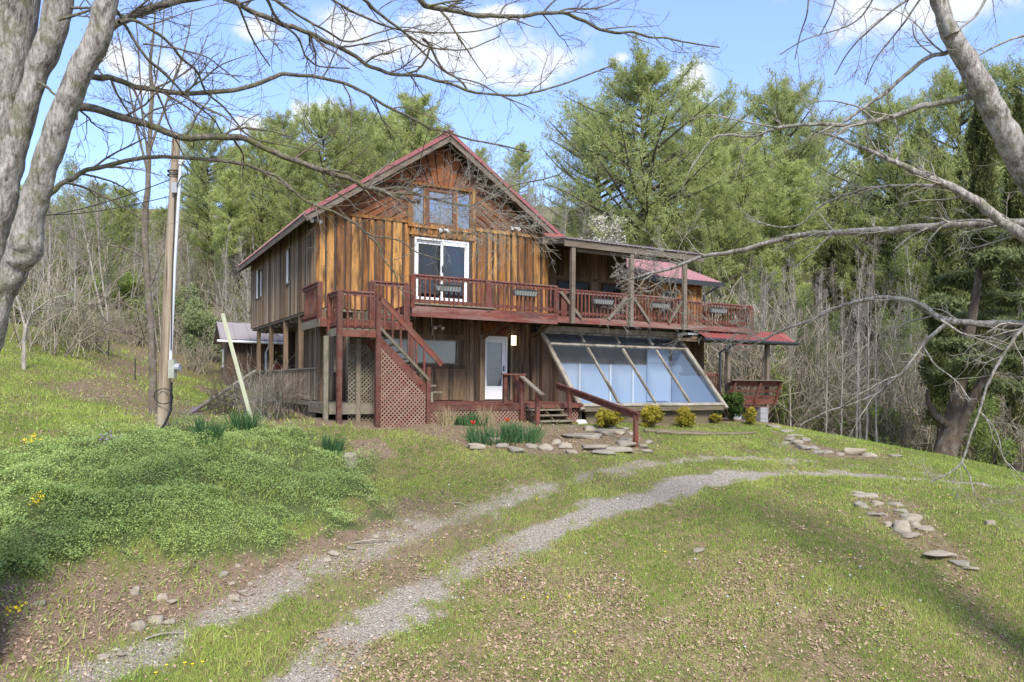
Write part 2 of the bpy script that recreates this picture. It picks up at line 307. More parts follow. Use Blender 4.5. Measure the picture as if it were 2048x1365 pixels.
def bark(name, stops, scale=(6, 6, 2), moss=None, mossamt=0.0, bump=0.6, pale=0.2):
    m = MT(name, 0.9, 0.1); v = m.co(scale); g = m.noise(v, 1.0, 8, 0.65, 0.4); c = m.ramp(g, stops)
    p = m.noise(m.co((3, 3, 2)), 1.3, 7, 0.75)
    c = m.mix(m.ramp(p, [(0.50, (0, 0, 0)), (0.60, (1, 1, 1))]), c, m.mix(pale, c, (0.46, 0.44, 0.40)))
    dk = m.noise(m.co((2.2, 2.2, 1.1)), 1.7, 8, 0.8, 1.0); c = m.mix(m.ramp(dk, [(0.52, (0, 0, 0)), (0.62, (0.75, 0.75, 0.75))]), c, m.mix(0.7, c, (0.06, 0.05, 0.042)))
    fn = m.noise(m.co(tuple(q*3.2 for q in scale)), 1.0, 4, 0.7); c = m.mix(m.ramp(fn, [(0.40, (0.7, 0.7, 0.7)), (0.50, (0, 0, 0))]), c, m.mix(0.6, c, (0.05, 0.042, 0.035)))
    if moss: c = m.mix(m.math('MULTIPLY', m.ramp(m.noise(m.co((5, 5, 5)), 1, 6, 0.75), [(0.5, (0, 0, 0)), (0.6, (1, 1, 1))]), mossamt), c, moss)
    m.col(c); m.bump(g, bump, 0.03); return m.m
MAPLE = bark('maple_bark', [(0.35, (0.12, 0.10, 0.085)), (0.5, (0.34, 0.31, 0.28)), (0.65, (0.50, 0.47, 0.43))], (22, 22, 5), (0.12, 0.13, 0.055), 0.6, 1.0, 0.6)
LIMBB = bark('limb_bark', [(0.35, (0.06, 0.05, 0.04)), (0.65, (0.26, 0.23, 0.19))], (25, 25, 25), (0.14, 0.15, 0.05), 0.7, 0.8)
TWIG = bark('twig_bark', [(0.3, (0.10, 0.075, 0.06)), (0.7, (0.22, 0.18, 0.15))], (9, 9, 9), (0.13, 0.14, 0.05), 0.5, 0.3)
PALE = bark('pale_twig_bark', [(0.3, (0.24, 0.21, 0.17)), (0.7, (0.46, 0.43, 0.37))], (9, 9, 9), (0.2, 0.21, 0.1), 0.4, 0.4)
GREYB = bark('grey_tree_bark', [(0.3, (0.24, 0.21, 0.18)), (0.7, (0.48, 0.44, 0.39))], (4, 4, 1.5), (0.17, 0.18, 0.11), 0.3, 0.3)
PINEB = bark('pine_bark', [(0.3, (0.05, 0.04, 0.035)), (0.7, (0.15, 0.12, 0.10))], (4, 4, 1.5)); BROWNB = bark('brown_bark', [(0.3, (0.045, 0.034, 0.027)), (0.7, (0.13, 0.095, 0.07))], (8, 8, 1.5), (0.1, 0.11, 0.05), 0.3)
BRUSH = bark('brush_twigs', [(0.3, (0.24, 0.20, 0.14)), (0.7, (0.46, 0.40, 0.30))], (3, 3, 3))
def stone(name, a, b, moss=0.3):
    m = MT(name, 0.9, 0.15); n = m.noise(m.co((2, 2, 6)), 2.0, 8, 0.7); c = m.mix(m.ramp(n, [(0.3, (0, 0, 0)), (0.7, (1, 1, 1))]), a, b)
    r = m.rnd(); c = m.mix(m.math('MULTIPLY', r, 0.45), c, (0.33, 0.27, 0.20))
    c = m.mix(m.math('MULTIPLY', m.ramp(m.noise(m.co((3, 3, 3)), 1.6, 5, 0.7), [(0.52, (0, 0, 0)), (0.64, (1, 1, 1))]), moss), c, (0.16, 0.17, 0.055))
    m.col(c); m.bump(n, 0.7, 0.03); return m.m
STONE = stone('grey_stone', (0.15, 0.135, 0.115), (0.34, 0.31, 0.27)); STONET = stone('tan_stone', (0.22, 0.19, 0.145), (0.42, 0.37, 0.30), 0.15)
POLEM = wood('utility_pole_wood', [(0.36, 0.29, 0.21)], (0.10, 0.055, 0.03), (16, 16, 0.8), 0.95, 0.6, (0.40, 0.35, 0.28), 0.5)
PLANK = wood('pale_green_lumber', [(0.5, 0.52, 0.36)], (0.35, 0.36, 0.24), (9, 9, 1), 0.4, 0.2)
LOGM = wood('rotten_log_wood', [(0.16, 0.12, 0.09), (0.22, 0.17, 0.13)], (0.06, 0.045, 0.035), (2, 8, 8), 0.7, 0.8, (0.17, 0.18, 0.07), 0.4)

# ---------------------------------------------------------------- terrain
UA = np.array((0.874, 0.486)); VB = np.array((-0.486, 0.874)); P0 = np.array((-5.69, 21.81))
def hw(a, d, z=0.0):            # house coordinates (along the front, out from the front) -> world
    q = P0+UA*a-VB*d; return np.array((q[0], q[1], z+ZO))
ctl = [P(*q) for q in [(0,1365,8.5),(300,1365,9.0),(640,1365,9.6),(1024,1365,10.2),(1500,1365,10.5),(2048,1365,10.5),
 (0,1200,9.6),(300,1220,10.6),(700,1200,11.6),(1024,1200,12),(1500,1200,12.2),(2048,1200,12),
 (0,1050,11),(300,1050,12),(560,1090,12.6),(700,1100,13),(760,1000,15),(900,1040,14.6),(1024,1100,13.7),(1200,1050,14.6),(1500,1080,13.6),(1800,1080,13.8),(2048,1080,13.5),
 (0,930,13.5),(200,900,14.5),(450,900,15.5),(325,864,17),(690,935,17),(850,950,17),(1000,950,16.8),(1300,950,16.9),(1300,1000,15.5),(1600,943,18.5),(1900,960,18),(2048,975,17.5),
 (1600,870,23),(1800,900,22),(900,885,18.8),(1100,892,18.8),(1200,866,21),(1400,858,23.5),(1272,893,19.07),(650,860,18.5),(560,828,22),(450,800,26),(676,846,19.1),(855,847,20.27),(1070,850,20.8),
 (200,645,50),(400,695,45),(60,650,30),(0,720,22),(150,800,20),(250,850,17.5),(300,765,28),(420,760,36),(1560,850,27.5)]]
ctl += [hw(a, d, z) for a, d, z in [(0,0,-1.05),(8,0,-1.1),(15,0,-1.15),(0,-10,-0.9),(8,-10,-0.9),(16,-8,-1.0),(12,3.3,-1.25),(18,-3,-2.2)]]
ctl += [np.array((x, y, z+ZO)) for x, y, z in [(-60,0,2),(-60,40,7),(-45,75,11),(0,60,5),(0,90,15),(40,90,12),(60,60,5),(30,45,-3.4),(21,34,-4.0),(24,26,-4.0),(40,20,-6),(40,0,-8),(0,-25,-9),
 (-20,-10,-3),(-13,6,-2.0),(0,3,-5.4),(12,5,-5.6),(-8,4,-4.0),(0,130,26),(-80,130,28),(80,130,28),(-120,-60,0),(120,-60,-12),(0,250,60),(-250,250,60),(250,250,60),(-250,0,20),(250,0,10),(-250,-250,0),(250,-250,-10)]]
ctl = np.array(ctl); _n = len(ctl); _c = ctl[:, :2]
_K = np.linalg.norm(_c[:, None]-_c[None], axis=2)+np.eye(_n)*(-0.02); _A = np.zeros((_n+3, _n+3)); _A[:_n, :_n] = _K
_A[:_n, _n] = 1; _A[:_n, _n+1:] = _c; _A[_n, :_n] = 1; _A[_n+1:, :_n] = _c.T
_w = np.linalg.solve(_A, np.concatenate([ctl[:, 2], np.zeros(3)]))
def Hraw(x, y):
    x = np.asarray(x, float); sh = x.shape; q = np.stack([x.ravel(), np.asarray(y, float).ravel()], 1); out = np.empty(len(q))
    for i in range(0, len(q), 40000):
        s = q[i:i+40000]; out[i:i+40000] = np.linalg.norm(s[:, None]-_c[None], axis=2)@_w[:_n]+_w[_n]+s@_w[_n+1:]
    return out.reshape(sh)
def axis(lo, a, b, hi, st, g=1.18):
    mid = np.arange(a, b+st/2, st); l = []; p = a; s = st
    while p > lo: s *= g; p -= s; l.append(p)
    r = []; p = mid[-1]; s = st
    while p < hi: s *= g; p += s; r.append(p)
    return np.concatenate([l[::-1], mid, r])
XS = axis(-260, -14, 22, 260, 0.10); YS = axis(-260, 7.5, 30, 300, 0.10)
GX, GY = np.meshgrid(XS, YS); GZ = Hraw(GX, GY)
GZ += (fbm(GX*1.3, GY*1.3, 4)-0.5)*0.09+(fbm(GX*0.35+5, GY*0.35, 2)-0.5)*0.12
def Hh(x, y):                   # height of the ground sheet, bilinear
    x = np.asarray(x, float); y = np.asarray(y, float); i = np.clip(np.searchsorted(XS, x)-1, 0, len(XS)-2); j = np.clip(np.searchsorted(YS, y)-1, 0, len(YS)-2)
    fx = (x-XS[i])/(XS[i+1]-XS[i]); fy = (y-YS[j])/(YS[j+1]-YS[j])
    return (GZ[j, i]*(1-fx)+GZ[j, i+1]*fx)*(1-fy)+(GZ[j+1, i]*(1-fx)+GZ[j+1, i+1]*fx)*fy
def hit(px, py):                # where the sight line of a pixel of the photograph meets the ground
    px = np.atleast_1d(np.asarray(px, float)); py = np.atleast_1d(np.asarray(py, float))
    xi = (px-1024)/F; yi = (770-py)/F; dx = xi*CR-yi*SR; dz = xi*SR+yi*CR
    D = np.full(len(px), 7.0); done = np.zeros(len(px), bool)
    for _ in range(1500):
        z = dz*D+ZO; below = z <= Hh(dx*D, D); done |= below; D = np.where(done, D, D*1.004)
        if done.all(): break
    return np.stack([dx*D, D, Hh(dx*D, D)], 1)
def hit1(px, py): return hit(px, py)[0]
def dpoly(x, y, pts):           # distance to a polyline and position along it
    best = np.full(x.shape, 1e9); par = np.zeros(x.shape); n = len(pts)-1
    for i in range(n):
        a = pts[i]; b = pts[i+1]; ab = b-a; t = np.clip(((x-a[0])*ab[0]+(y-a[1])*ab[1])/(ab@ab+1e-9), 0, 1)
        d = np.hypot(x-a[0]-t*ab[0], y-a[1]-t*ab[1]); m = d < best; best = np.where(m, d, best); par = np.where(m, (i+t)/n, par)
    return best, par
def inpoly(x, y, pts):          # signed distance, positive inside
    ins = np.zeros(x.shape, bool); n = len(pts)
    for i in range(n):
        a = pts[i]; b = pts[(i+1) % n]; c = ((a[1] > y) != (b[1] > y)) & (x < (b[0]-a[0])*(y-a[1])/(b[1]-a[1]+1e-12)+a[0]); ins ^= c
    d, _ = dpoly(x, y, np.vstack([pts, pts[:1]])); return np.where(ins, d, -d)
def hp(lst): return hit([p[0] for p in lst], [p[1] for p in lst])[:, :2]
T1 = hp([(500,1455),(625,1350),(724,1268),(828,1197),(931,1135),(1035,1086),(1138,1044),(1221,1019),(1300,999),(1341,985),(1424,963),(1507,948),(1590,945),(1672,948),(1755,953),(1880,962),(2040,975)])
T2 = hp([(60,1410),(170,1365),(245,1325),(340,1276),(415,1246),(490,1216),(566,1182),(641,1144),(745,1106),(848,1057),(931,1028),(1014,999),(1097,974),(1179,949),(1300,930),(1383,920),(1507,917),(1631,925),(1755,938),(1880,953)])
BANK = hp([(-200,930),(0,905),(200,872),(430,850),(600,858),(690,890),(755,985),(735,1030),(690,1062),(560,1095),(420,1125),(200,1125),(0,1150),(-200,1190)])
TOE = hp([(-200,1120),(0,1130),(200,1110),(420,1110),(560,1075),(690,1045),(740,1010),(790,1040),(760,1080),(640,1140),(500,1205),(330,1275),(150,1365),(-100,1460),(-300,1400)])
LEAFA = hp([(560,1365),(720,1250),(900,1150),(1150,1090),(1400,1090),(1600,1110),(1750,1180),(1950,1250),(2000,1330),(1800,1450),(900,1500)])
BED = hp([(640,835),(860,838),(960,845),(1150,850),(1280,860),(1310,905),(1200,915),(1080,912),(940,900),(880,880),(820,862),(700,862)])
MULCH = hp([(690,880),(760,876),(805,915),(740,930),(700,915)])
PATHL = hp([(430,850),(300,800),(230,790),(270,745),(300,700),(250,665),(200,650)])
STEEP = hp([(1530,855),(1570,870),(1640,890),(1720,905),(1830,915),(1760,925),(1640,918),(1560,895)])
PILE = hp([(1670,985),(1760,985),(1850,1010),(1900,1060),(1960,1110),(2000,1160),(1900,1150),(1800,1100),(1720,1030)])
def masks(x, y):
    n = fbm(x*1.6, y*1.6, 4)-0.5; n2 = fbm(x*4+40, y*4, 3)-0.5; n3 = fbm(x*0.8+9, y*0.8+3, 3)-0.5
    d1, p1 = dpoly(x, y, T1); d2, p2 = dpoly(x, y, T2)
    w1 = np.interp(p1, [0, .3, .45, .6, .8, 1], [.38, .38, .44, .50, .26, .05]); w2 = np.interp(p2, [0, .35, .6, .8, 1], [.34, .26, .24, .14, .0])
    g = np.maximum(1-np.clip((d1-w1-n*0.55-n2*0.4+0.15)/0.22, 0, 1), (1-np.clip((d2-w2-n*0.7-n2*0.6+0.15)/0.3, 0, 1))*0.8)
    g = g*np.clip(1.35-1.2*np.abs(n3+n2*.6)*2, .55, 1)
    dr = np.maximum.reduce([np.clip((inpoly(x, y, TOE)+0.1+n*1.3)/0.35, 0, 1), np.clip((inpoly(x, y, BED)+n*0.7)/0.25, 0, 1)*0.85, np.clip((inpoly(x, y, MULCH)+n*0.3)/0.2, 0, 1),
        (1-np.clip((dpoly(x, y, PATHL)[0]-0.9-n*1.5)/0.8, 0, 1))*0.8, np.clip((inpoly(x, y, STEEP)+n*.4)/0.3, 0, 1)*0.8, np.clip((inpoly(x, y, PILE)+n*.5)/0.3, 0, 1)*0.7,
        (1-np.clip((d2-0.9-n*1.2)/0.5, 0, 1))*np.interp(p2, [.3, .4, .5, .56], [0, .7, .7, 0])])
    q = (x-P0[0])*UA[0]+(y-P0[1])*UA[1]; b = (x-P0[0])*VB[0]+(y-P0[1])*VB[1]
    dr = np.maximum(dr, ((q > -2) & (q < 17.5) & (b > -3.1+n) & (b < 12)).astype(float)*0.9)
    cov = np.clip((inpoly(x, y, BANK)+0.1+n*1.9+n2*.8)/0.3, 0, 1)
    lf = np.clip((inpoly(x, y, LEAFA)+n3*5+n*2)/1.6, 0, 1)
    wood_ = np.clip((np.maximum.reduce([(y-31-24*np.clip((-x/y-.34)/.06, 0, 1)-n*3)/3, (x*0.5+y-33.5-n*2)/2, (x-25)/3]) ), 0, 1)
    return g, dr*(1-cov*0.9), cov, lf, wood_
mg, md, mc, ml, mw = masks(GX, GY)
gme = np_mesh('ground', np.stack([GX, GY, GZ-mg*0.02], -1), (lambda i, j, W: np.stack([j*W+i, j*W+i+1, (j+1)*W+i+1, (j+1)*W+i], -1).reshape(-1, 4))(*np.meshgrid(np.arange(len(XS)-1), np.arange(len(YS)-1)), len(XS)), None, True)
for nm, arr in (('gravel', mg), ('dirt', md), ('cover', mc), ('litter', ml), ('woods', mw)):
    at = gme.attributes.new(nm, 'FLOAT', 'POINT'); at.data.foreach_set('value', arr.ravel().astype(np.float32))
def ground_mat():
    m = MT('ground_surface', 0.95, 0.1); co = m.co(kind='Object'); n1 = m.noise(co, 0.9, 6, 0.65); n2 = m.noise(co, 7, 6, 0.7); n3 = m.noise(co, 38, 3, 0.6)
    gr = m.mix(m.ramp(n1, [(0.38, (0, 0, 0)), (0.62, (1, 1, 1))]), (0.09, 0.12, 0.03), (0.17, 0.17, 0.06))  # lawn soil darkened to imitate the fine shade between grass blades
    n4 = m.noise(co, 90, 3, 0.7); gr = m.mix(m.ramp(n4, [(0.4, (0, 0, 0)), (0.6, (0.7, 0.7, 0.7))]), gr, (0.05, 0.05, 0.02)); gr = m.mix(m.ramp(n2, [(0.42, (0, 0, 0)), (0.62, (1, 1, 1))]), gr, (0.21, 0.15, 0.09))
    dirt = m.mix(n2, (0.05, 0.035, 0.025), (0.28, 0.20, 0.135)); dirt = m.mix(m.ramp(n3, [(0.48, (0, 0, 0)), (0.65, (1, 1, 1))]), dirt, (0.27, 0.20, 0.14))
    gv = m.mix(m.ramp(n3, [(0.35, (0, 0, 0)), (0.65, (1, 1, 1))]), (0.15, 0.13, 0.105), (0.42, 0.37, 0.31))
    lt = m.mix(m.ramp(m.noise(co, 14, 4, 0.7), [(0.35, (0, 0, 0)), (0.65, (1, 1, 1))]), (0.11, 0.075, 0.05), (0.34, 0.25, 0.17))
    wd = m.mix(m.ramp(n1, [(0.4, (0, 0, 0)), (0.6, (1, 1, 1))]), (0.20, 0.155, 0.10), (0.15, 0.17, 0.06))
    c = m.mix(m.math('MULTIPLY', m.attr('litter'), m.ramp(m.noise(co, 2.2, 5, 0.7), [(0.42, (0, 0, 0)), (0.58, (1, 1, 1))])), gr, lt)
    c = m.mix(m.attr('woods'), c, wd); c = m.mix(m.attr('dirt'), c, dirt); c = m.mix(m.attr('cover'), c, (0.09, 0.11, 0.04)); c = m.mix(m.attr('gravel'), c, gv)  # dark soil colour under the ground cover imitates shade in the leaf gaps
    m.col(c); m.bump(m.math('ADD', n3, m.math('MULTIPLY', n2, 2.0)), 0.6, 0.03); return m.m
tag(link('ground', gme, ground_mat()), kind='structure')
# ---------------------------------------------------------------- the cabin (local x along the front, y backwards, z up from the ground)
cabin = empty('cabin', (P0[0], P0[1], 0), math.atan2(0.486, 0.874))
tag(cabin, 'two storey timber cabin with red metal roof, red railed balcony and slanted glass sunroom', 'house')
H0 = ZO                         # photo heights are relative to the camera
RZ = lambda a: 7.57-0.675*abs(a-3.92)      # underside of the roof over the front wall
def boards(mb, a0, a1, zlo, zhi, holes, wmin, wmax, gap, out, axis='x', plane=0.0, seed=1, gapmb=None):
    """upright boards on a wall; axis x: front wall at y=plane facing -y; axis y: side wall at x=plane facing -x"""
    r = random.Random(seed); a = a0
    while a < a1-0.03:
        w_ = min(r.uniform(wmin, wmax), a1-a); b = a+w_; t = r.random(); th = out*r.uniform(0.8, 1.2)
        segs = [(zlo(a+w_/2), None)]
        cuts = sorted((h[2], h[3]) for h in holes if h[0] < b-0.02 and h[1] > a+0.02); z = zlo(a+w_/2); spans = []
        for c0, c1 in cuts:
            if c0 > z+0.02: spans.append((z, c0, False))
            z = max(z, c1)
        spans.append((z, None, True))
        for z0, z1, top in spans:
            za = zhi(a) if top else z1; zb = zhi(b) if top else z1
            if min(za, zb) < z0+0.03: continue
            za += H0; zb += H0; zz = z0+H0
            if axis == 'x': V = [(a, plane, zz), (b, plane, zz), (b, plane, zb), (a, plane, za), (a, plane-th, zz), (b, plane-th, zz), (b, plane-th, zb), (a, plane-th, za)]
            else: V = [(plane, b, zz), (plane, a, zz), (plane, a, za), (plane, b, zb), (plane-th, b, zz), (plane-th, a, zz), (plane-th, a, za), (plane-th, b, zb)]
            mb.add(V, [(4, 5, 6, 7), (0, 4, 7, 3), (1, 2, 6, 5), (3, 7, 6, 2), (0, 1, 5, 4)], t)
        a = b+gap*r.uniform(0.7, 1.3)
def clip(poly, a, b, c):        # keep a*x+b*z>=c
    out = []
    for i in range(len(poly)):
        p, q = poly[i], poly[(i+1) % len(poly)]; fp = a*p[0]+b*p[1]-c; fq = a*q[0]+b*q[1]-c
        if fp >= 0: out.append(p)
        if fp*fq < 0: t = fp/(fp-fq); out.append((p[0]+t*(q[0]-p[0]), p[1]+t*(q[1]-p[1])))
    return out
# walls: solid backing plus boards
WIN_G = (2.9, 4.96, 4.93, 6.17); SLD = (3.0, 4.86, 2.58, 4.56)
UH = [SLD]
mb = MB()   # front wall backing, built round the openings
def back(mb, a0, a1, z0, z1, holes, y0, y1):
    xs = sorted({a0, a1, *[h[0] for h in holes], *[h[1] for h in holes]}); xs = [x for x in xs if a0 <= x <= a1]
    for i in range(len(xs)-1):
        m = (xs[i]+xs[i+1])/2; z = z0
        for c0, c1 in sorted((h[2], h[3]) for h in holes if h[0] < m < h[1]):
            if c0 > z: mb.box(xs[i], xs[i+1], y0, y1, z+H0, c0+H0)
            z = c1
        if z1 > z: mb.box(xs[i], xs[i+1], y0, y1, z+H0, z1+H0)
back(mb, 0, 7.8, 2.22, 5.0, UH, 0.0, 0.12)
front_wall = mb.build('front_wall_backing', DARKB, cabin)
mb = MB(); boards(mb, 0.02, 7.8, lambda a: 2.2, lambda a: 5.0, UH, 0.10, 0.29, 0.075, 0.04, seed=11)
o = mb.build('upper_siding', AMBER, cabin, (0, -0.002, 0)); tag(o, 'amber stained vertical boards with dark gaps')
mb = MB(); boards(mb, 0.02, 7.8, lambda a: 2.24, lambda a: 4.98, UH, 0.03, 0.09, 0.13, 0.018, seed=5); mb.build('batten_strips', DARKB, cabin, (0, -0.001, 0))
# gable
mb = MB(); poly = [(0.05, 5.0+H0), (7.79, 5.0+H0), (7.79, RZ(7.79)+H0+0.02), (3.92, RZ(3.92)+H0), (0.05, RZ(0.05)+H0+0.02)]
for sgn in (0, 1):
    xl = [(0.0, 2.9), (4.96, 7.8)][sgn]
    pl = [(x, z) for x, z in [(xl[0], 5.0), (xl[1], 5.0), (xl[1], RZ(xl[1])), (xl[0], RZ(xl[0]))]]
    mb.prism([(x, z+H0) for x, z in pl], 0.12, 0.0, 0.1)
mb.prism([(x, z+H0) for x, z in [(2.9, 6.17), (4.96, 6.17), (4.96, RZ(4.96)), (3.92, RZ(3.92)), (2.9, RZ(2.9))]], 0.12, 0.0, 0.1)
mb.build('gable_backing', DARKB, cabin)
mb = MB(); r = random.Random(4)
for s in (-1, 1):               # chevron boards beside the window, parallel to the roof
    X = (lambda x: 3.92+s*(x)); reg = [(1.05, 5.03), (3.85, 5.03), (3.85, 7.55-0.675*3.85), (2.3, 7.55-0.675*2.3), (1.05, 6.1)]
    k = 0.0; c = 5.0
    while c < 7.6:
        w_ = r.uniform(0.17, 0.26)
        p = clip(clip(reg, 0.62, 1, c), -0.62, -1, -(c+w_)); c += w_+0.035
        if len(p) > 2:
            q = [(X(x), z+H0) for x, z in p]
            if s > 0: q = q[::-1]
            q = q[::-1]; mb.prism(q, -0.045, -0.002, r.random())
reg = [(2.9, 6.2), (4.95, 6.2), (6.1, 7.55-0.675*2.18), (3.92, 7.55), (1.74, 7.55-0.675*2.18)]
an = -75.0
while an < 75:
    w_ = r.uniform(7, 10); c0 = math.radians(an+0.7); c1 = math.radians(an+w_-0.7); cx, cz = 3.92, 5.2
    # rays measured from vertical
    n0 = (math.cos(c0), -math.sin(c0)); n1 = (-math.cos(c1), math.sin(c1))
    p = clip(clip(reg, n0[0], n0[1], n0[0]*cx+n0[1]*cz), n1[0], n1[1], n1[0]*cx+n1[1]*cz)
    if len(p) > 2: mb.prism([(x, z+H0) for x, z in p], -0.04, -0.002, r.random())
    an += w_
tag(mb.build('gable_siding', GABLE, cabin), 'reddish brown boards fanned like a sunburst')
mb = MB()                       # trim boards of the front
mb.box(0.05, 2.82, -0.075, -0.046, 4.96+H0, 5.05+H0, .05); mb.box(5.04, 7.8, -0.075, -0.046, 4.96+H0, 5.06+H0)
mb.box(2.8, 5.06, -0.09, -0.046, 4.62+H0, 4.70+H0); mb.box(2.76, 2.9, -0.09, -0.05, 4.86+H0, 6.3+H0); mb.box(4.96, 5.1, -0.09, -0.05, 4.86+H0, 6.3+H0)
mb.box(2.9, 4.96, -0.09, -0.05, 6.18+H0, 6.26+H0); mb.box(2.9, 4.96, -0.11, -0.05, 4.86+H0, 4.92+H0)
mb.box(-0.05, 0.05, -0.07, 0.03, 2.2+H0, 4.92+H0); mb.box(7.74, 7.86, -0.07, 0.02, 2.2+H0, 4.95+H0)
for k in range(9): mb.box(2.95+k*0.24, 3.03+k*0.24, -0.075, -0.046, 4.71+H0, 4.85+H0)
mb.build('front_trim', AMBER, cabin)
# gable window: two side lights and a framed picture
def window(parent, x0, x1, z0, z1, y, frame_m, fw=0.05, inner=CURTD, glassm=GLASS, muntin=0, name='window', depth=0.08):
    mb = MB(); z0 += H0; z1 += H0
    mb.box(x0, x1, y-0.03, y+depth, z1-fw, z1); mb.box(x0, x1, y-0.03, y+depth, z0, z0+fw)
    mb.box(x0, x0+fw, y-0.028, y+depth, z0+fw, z1-fw); mb.box(x1-fw, x1, y-0.028, y+depth, z0+fw, z1-fw)
    for k in range(muntin): 
        xm = x0+(x1-x0)*(k+1)/(muntin+1); mb.box(xm-0.03, xm+0.03, y-0.026, y+depth*0.9, z0+fw, z1-fw)
    o = mb.build(name, frame_m, parent, bevel=0.006)
    g = MB(); g.quad((x0+fw, y+0.02, z0+fw), (x1-fw, y+0.02, z0+fw), (x1-fw, y+0.02, z1-fw), (x0+fw, y+0.02, z1-fw)); g.build('pane', glassm, o)
    if inner:
        g = MB(); g.box(x0+fw*0.5, x1-fw*0.5, y+depth+0.02, y+depth+0.03, z0+fw*0.5, z1-fw*0.5); g.build('blind_or_dark_room', inner, o)
    return o
FRB = wood('window_frame_wood', [(0.16, 0.07, 0.04)], (0.06, 0.03, 0.02), (6, 6, 6), 0.4, 0.3)
PALEREF = plain('reflection_fabric', (0.62, 0.72, 0.78), 0.8, 0.2, 0.25, 3)  # curtain paled white-blue to imitate reflections in the gable window
GLASSG = glass('gable_window_glass', 0.7, (0.8, 0.85, 0.86), 4.5)
window(cabin, 2.9, 3.36, 4.93, 6.17, 0.0, AMBER, 0.05, PALEREF, GLASSG); window(cabin, 3.36, 4.42, 4.93, 6.17, -0.01, FRB, 0.13, PALEREF, GLASSG); window(cabin, 4.42, 4.96, 4.93, 6.17, 0.0, AMBER, 0.05, PALEREF, GLASSG)
# sliding door
sd = MB(); x0, x1, z0, z1 = SLD; z0 += H0; z1 += H0
sd.box(x0, x1, -0.06, 0.1, z1-0.06, z1); sd.box(x0, x1, -0.06, 0.1, z0, z0+0.06); sd.box(x0, x0+0.06, -0.06, 0.1, z0+.06, z1-.06); sd.box(x1-0.06, x1, -0.06, 0.1, z0+.06, z1-.06)
sdo = sd.build('sliding_door', WHITE, cabin, bevel=0.006)
def leaf(a0, a1, y, blind_or_dark_room):
    m = MB(); m.box(a0, a1, y, y+0.05, z1-0.17, z1-0.062); m.box(a0, a1, y, y+0.05, z0+0.062, z0+0.15); m.box(a0, a0+0.08, y, y+0.05, z0+.15, z1-.17); m.box(a1-0.08, a1, y, y+0.05, z0+.15, z1-.17)
    f = m.build('door_leaf', WHITE, sdo); g = MB(); g.quad((a0+.08, y+.03, z0+.15), (a1-.08, y+.03, z0+.15), (a1-.08, y+.03, z1-.17), (a0+.08, y+.03, z1-.17)); g.build('pane', GLASS, sdo)
    g = MB(); g.box(a0+.03, a1-.03, y+.16, y+.17, z0+.02, z1-.02); g.build('blind_or_dark_room', blind_or_dark_room, sdo)
leaf(x0+0.07, (x0+x1)/2+0.05, 0.03, DARKIN); leaf((x0+x1)/2-0.05, x1-0.07, -0.045, CURTD)  # left sheet is painted dark for the unlit room behind
g = MB(); g.box((x0+x1)/2-0.02, (x0+x1)/2+0.02, -0.08, -0.046, z0+0.95, z0+1.15); g.build('handle', BLACK, sdo)
# left side wall (upper), weathered boards, two windows
SW = [(3.2, 3.85, 3.33, 4.5), (8.0, 9.2, 3.33, 4.5)]
mb = MB(); z = 2.22
for y0, y1, zz0, zz1 in [(0.12, 3.2, 2.22, 4.9), (3.2, 3.85, 2.22, 3.33), (3.2, 3.85, 4.5, 4.9), (3.85, 8.0, 2.22, 4.9), (8.0, 9.2, 2.22, 3.33), (8.0, 9.2, 4.5, 4.9), (9.2, 10.3, 2.22, 4.9)]:
    mb.box(0, 0.12, y0, y1, zz0+H0, zz1+H0)
mb.box(0, 7.8, 10.18, 10.3, 2.22+H0, 4.9+H0); mb.box(7.68, 7.8, 0.12, 10.18, 2.22+H0, 4.9+H0)
mb.prism([(0, 4.9+H0), (7.8, 4.9+H0), (3.92, 7.5+H0)], 10.3, 10.18)
mb.build('side_wall_backing', DARKB, cabin)
mb = MB(); boards(mb, 0.02, 10.3, lambda a: 2.2, lambda a: 4.95, SW, 0.07, 0.15, 0.07, 0.05, 'y', 0.0, 7)
mb.build('side_siding', SIDE, cabin)
for y0, y1, z0_, z1_ in SW:
    m = MB(); zz0, zz1 = z0_+H0, z1_+H0
    m.box(-0.07, 0.05, y0, y1, zz0-0.06, zz0); m.box(-0.06, 0.05, y0, y0+0.05, zz0, zz1); m.box(-0.06, 0.05, y1-0.05, y1, zz0, zz1); m.box(-0.06, 0.05, y0+.05, y1-.05, zz1-0.05, zz1)
    f = m.build('window', GREYW, cabin)
    m = MB(); m.box(-0.05, 0.0, y1-0.1, y1-0.052, zz0, zz1-.06); m.build('window_frame', WHITE, f)
    m = MB(); m.quad((0.04, y0+.05, zz0), (0.04, y1-.1, zz0), (0.04, y1-.1, zz1-.05), (0.04, y0+.05, zz1-.05)); m.build('pane', GLASS, f)
    m = MB(); m.box(0.2, 0.21, y0, y1, zz0, zz1); m.build('blind_or_dark_room', DARKIN, f)  # sheet painted dark to stand in for the unlit room
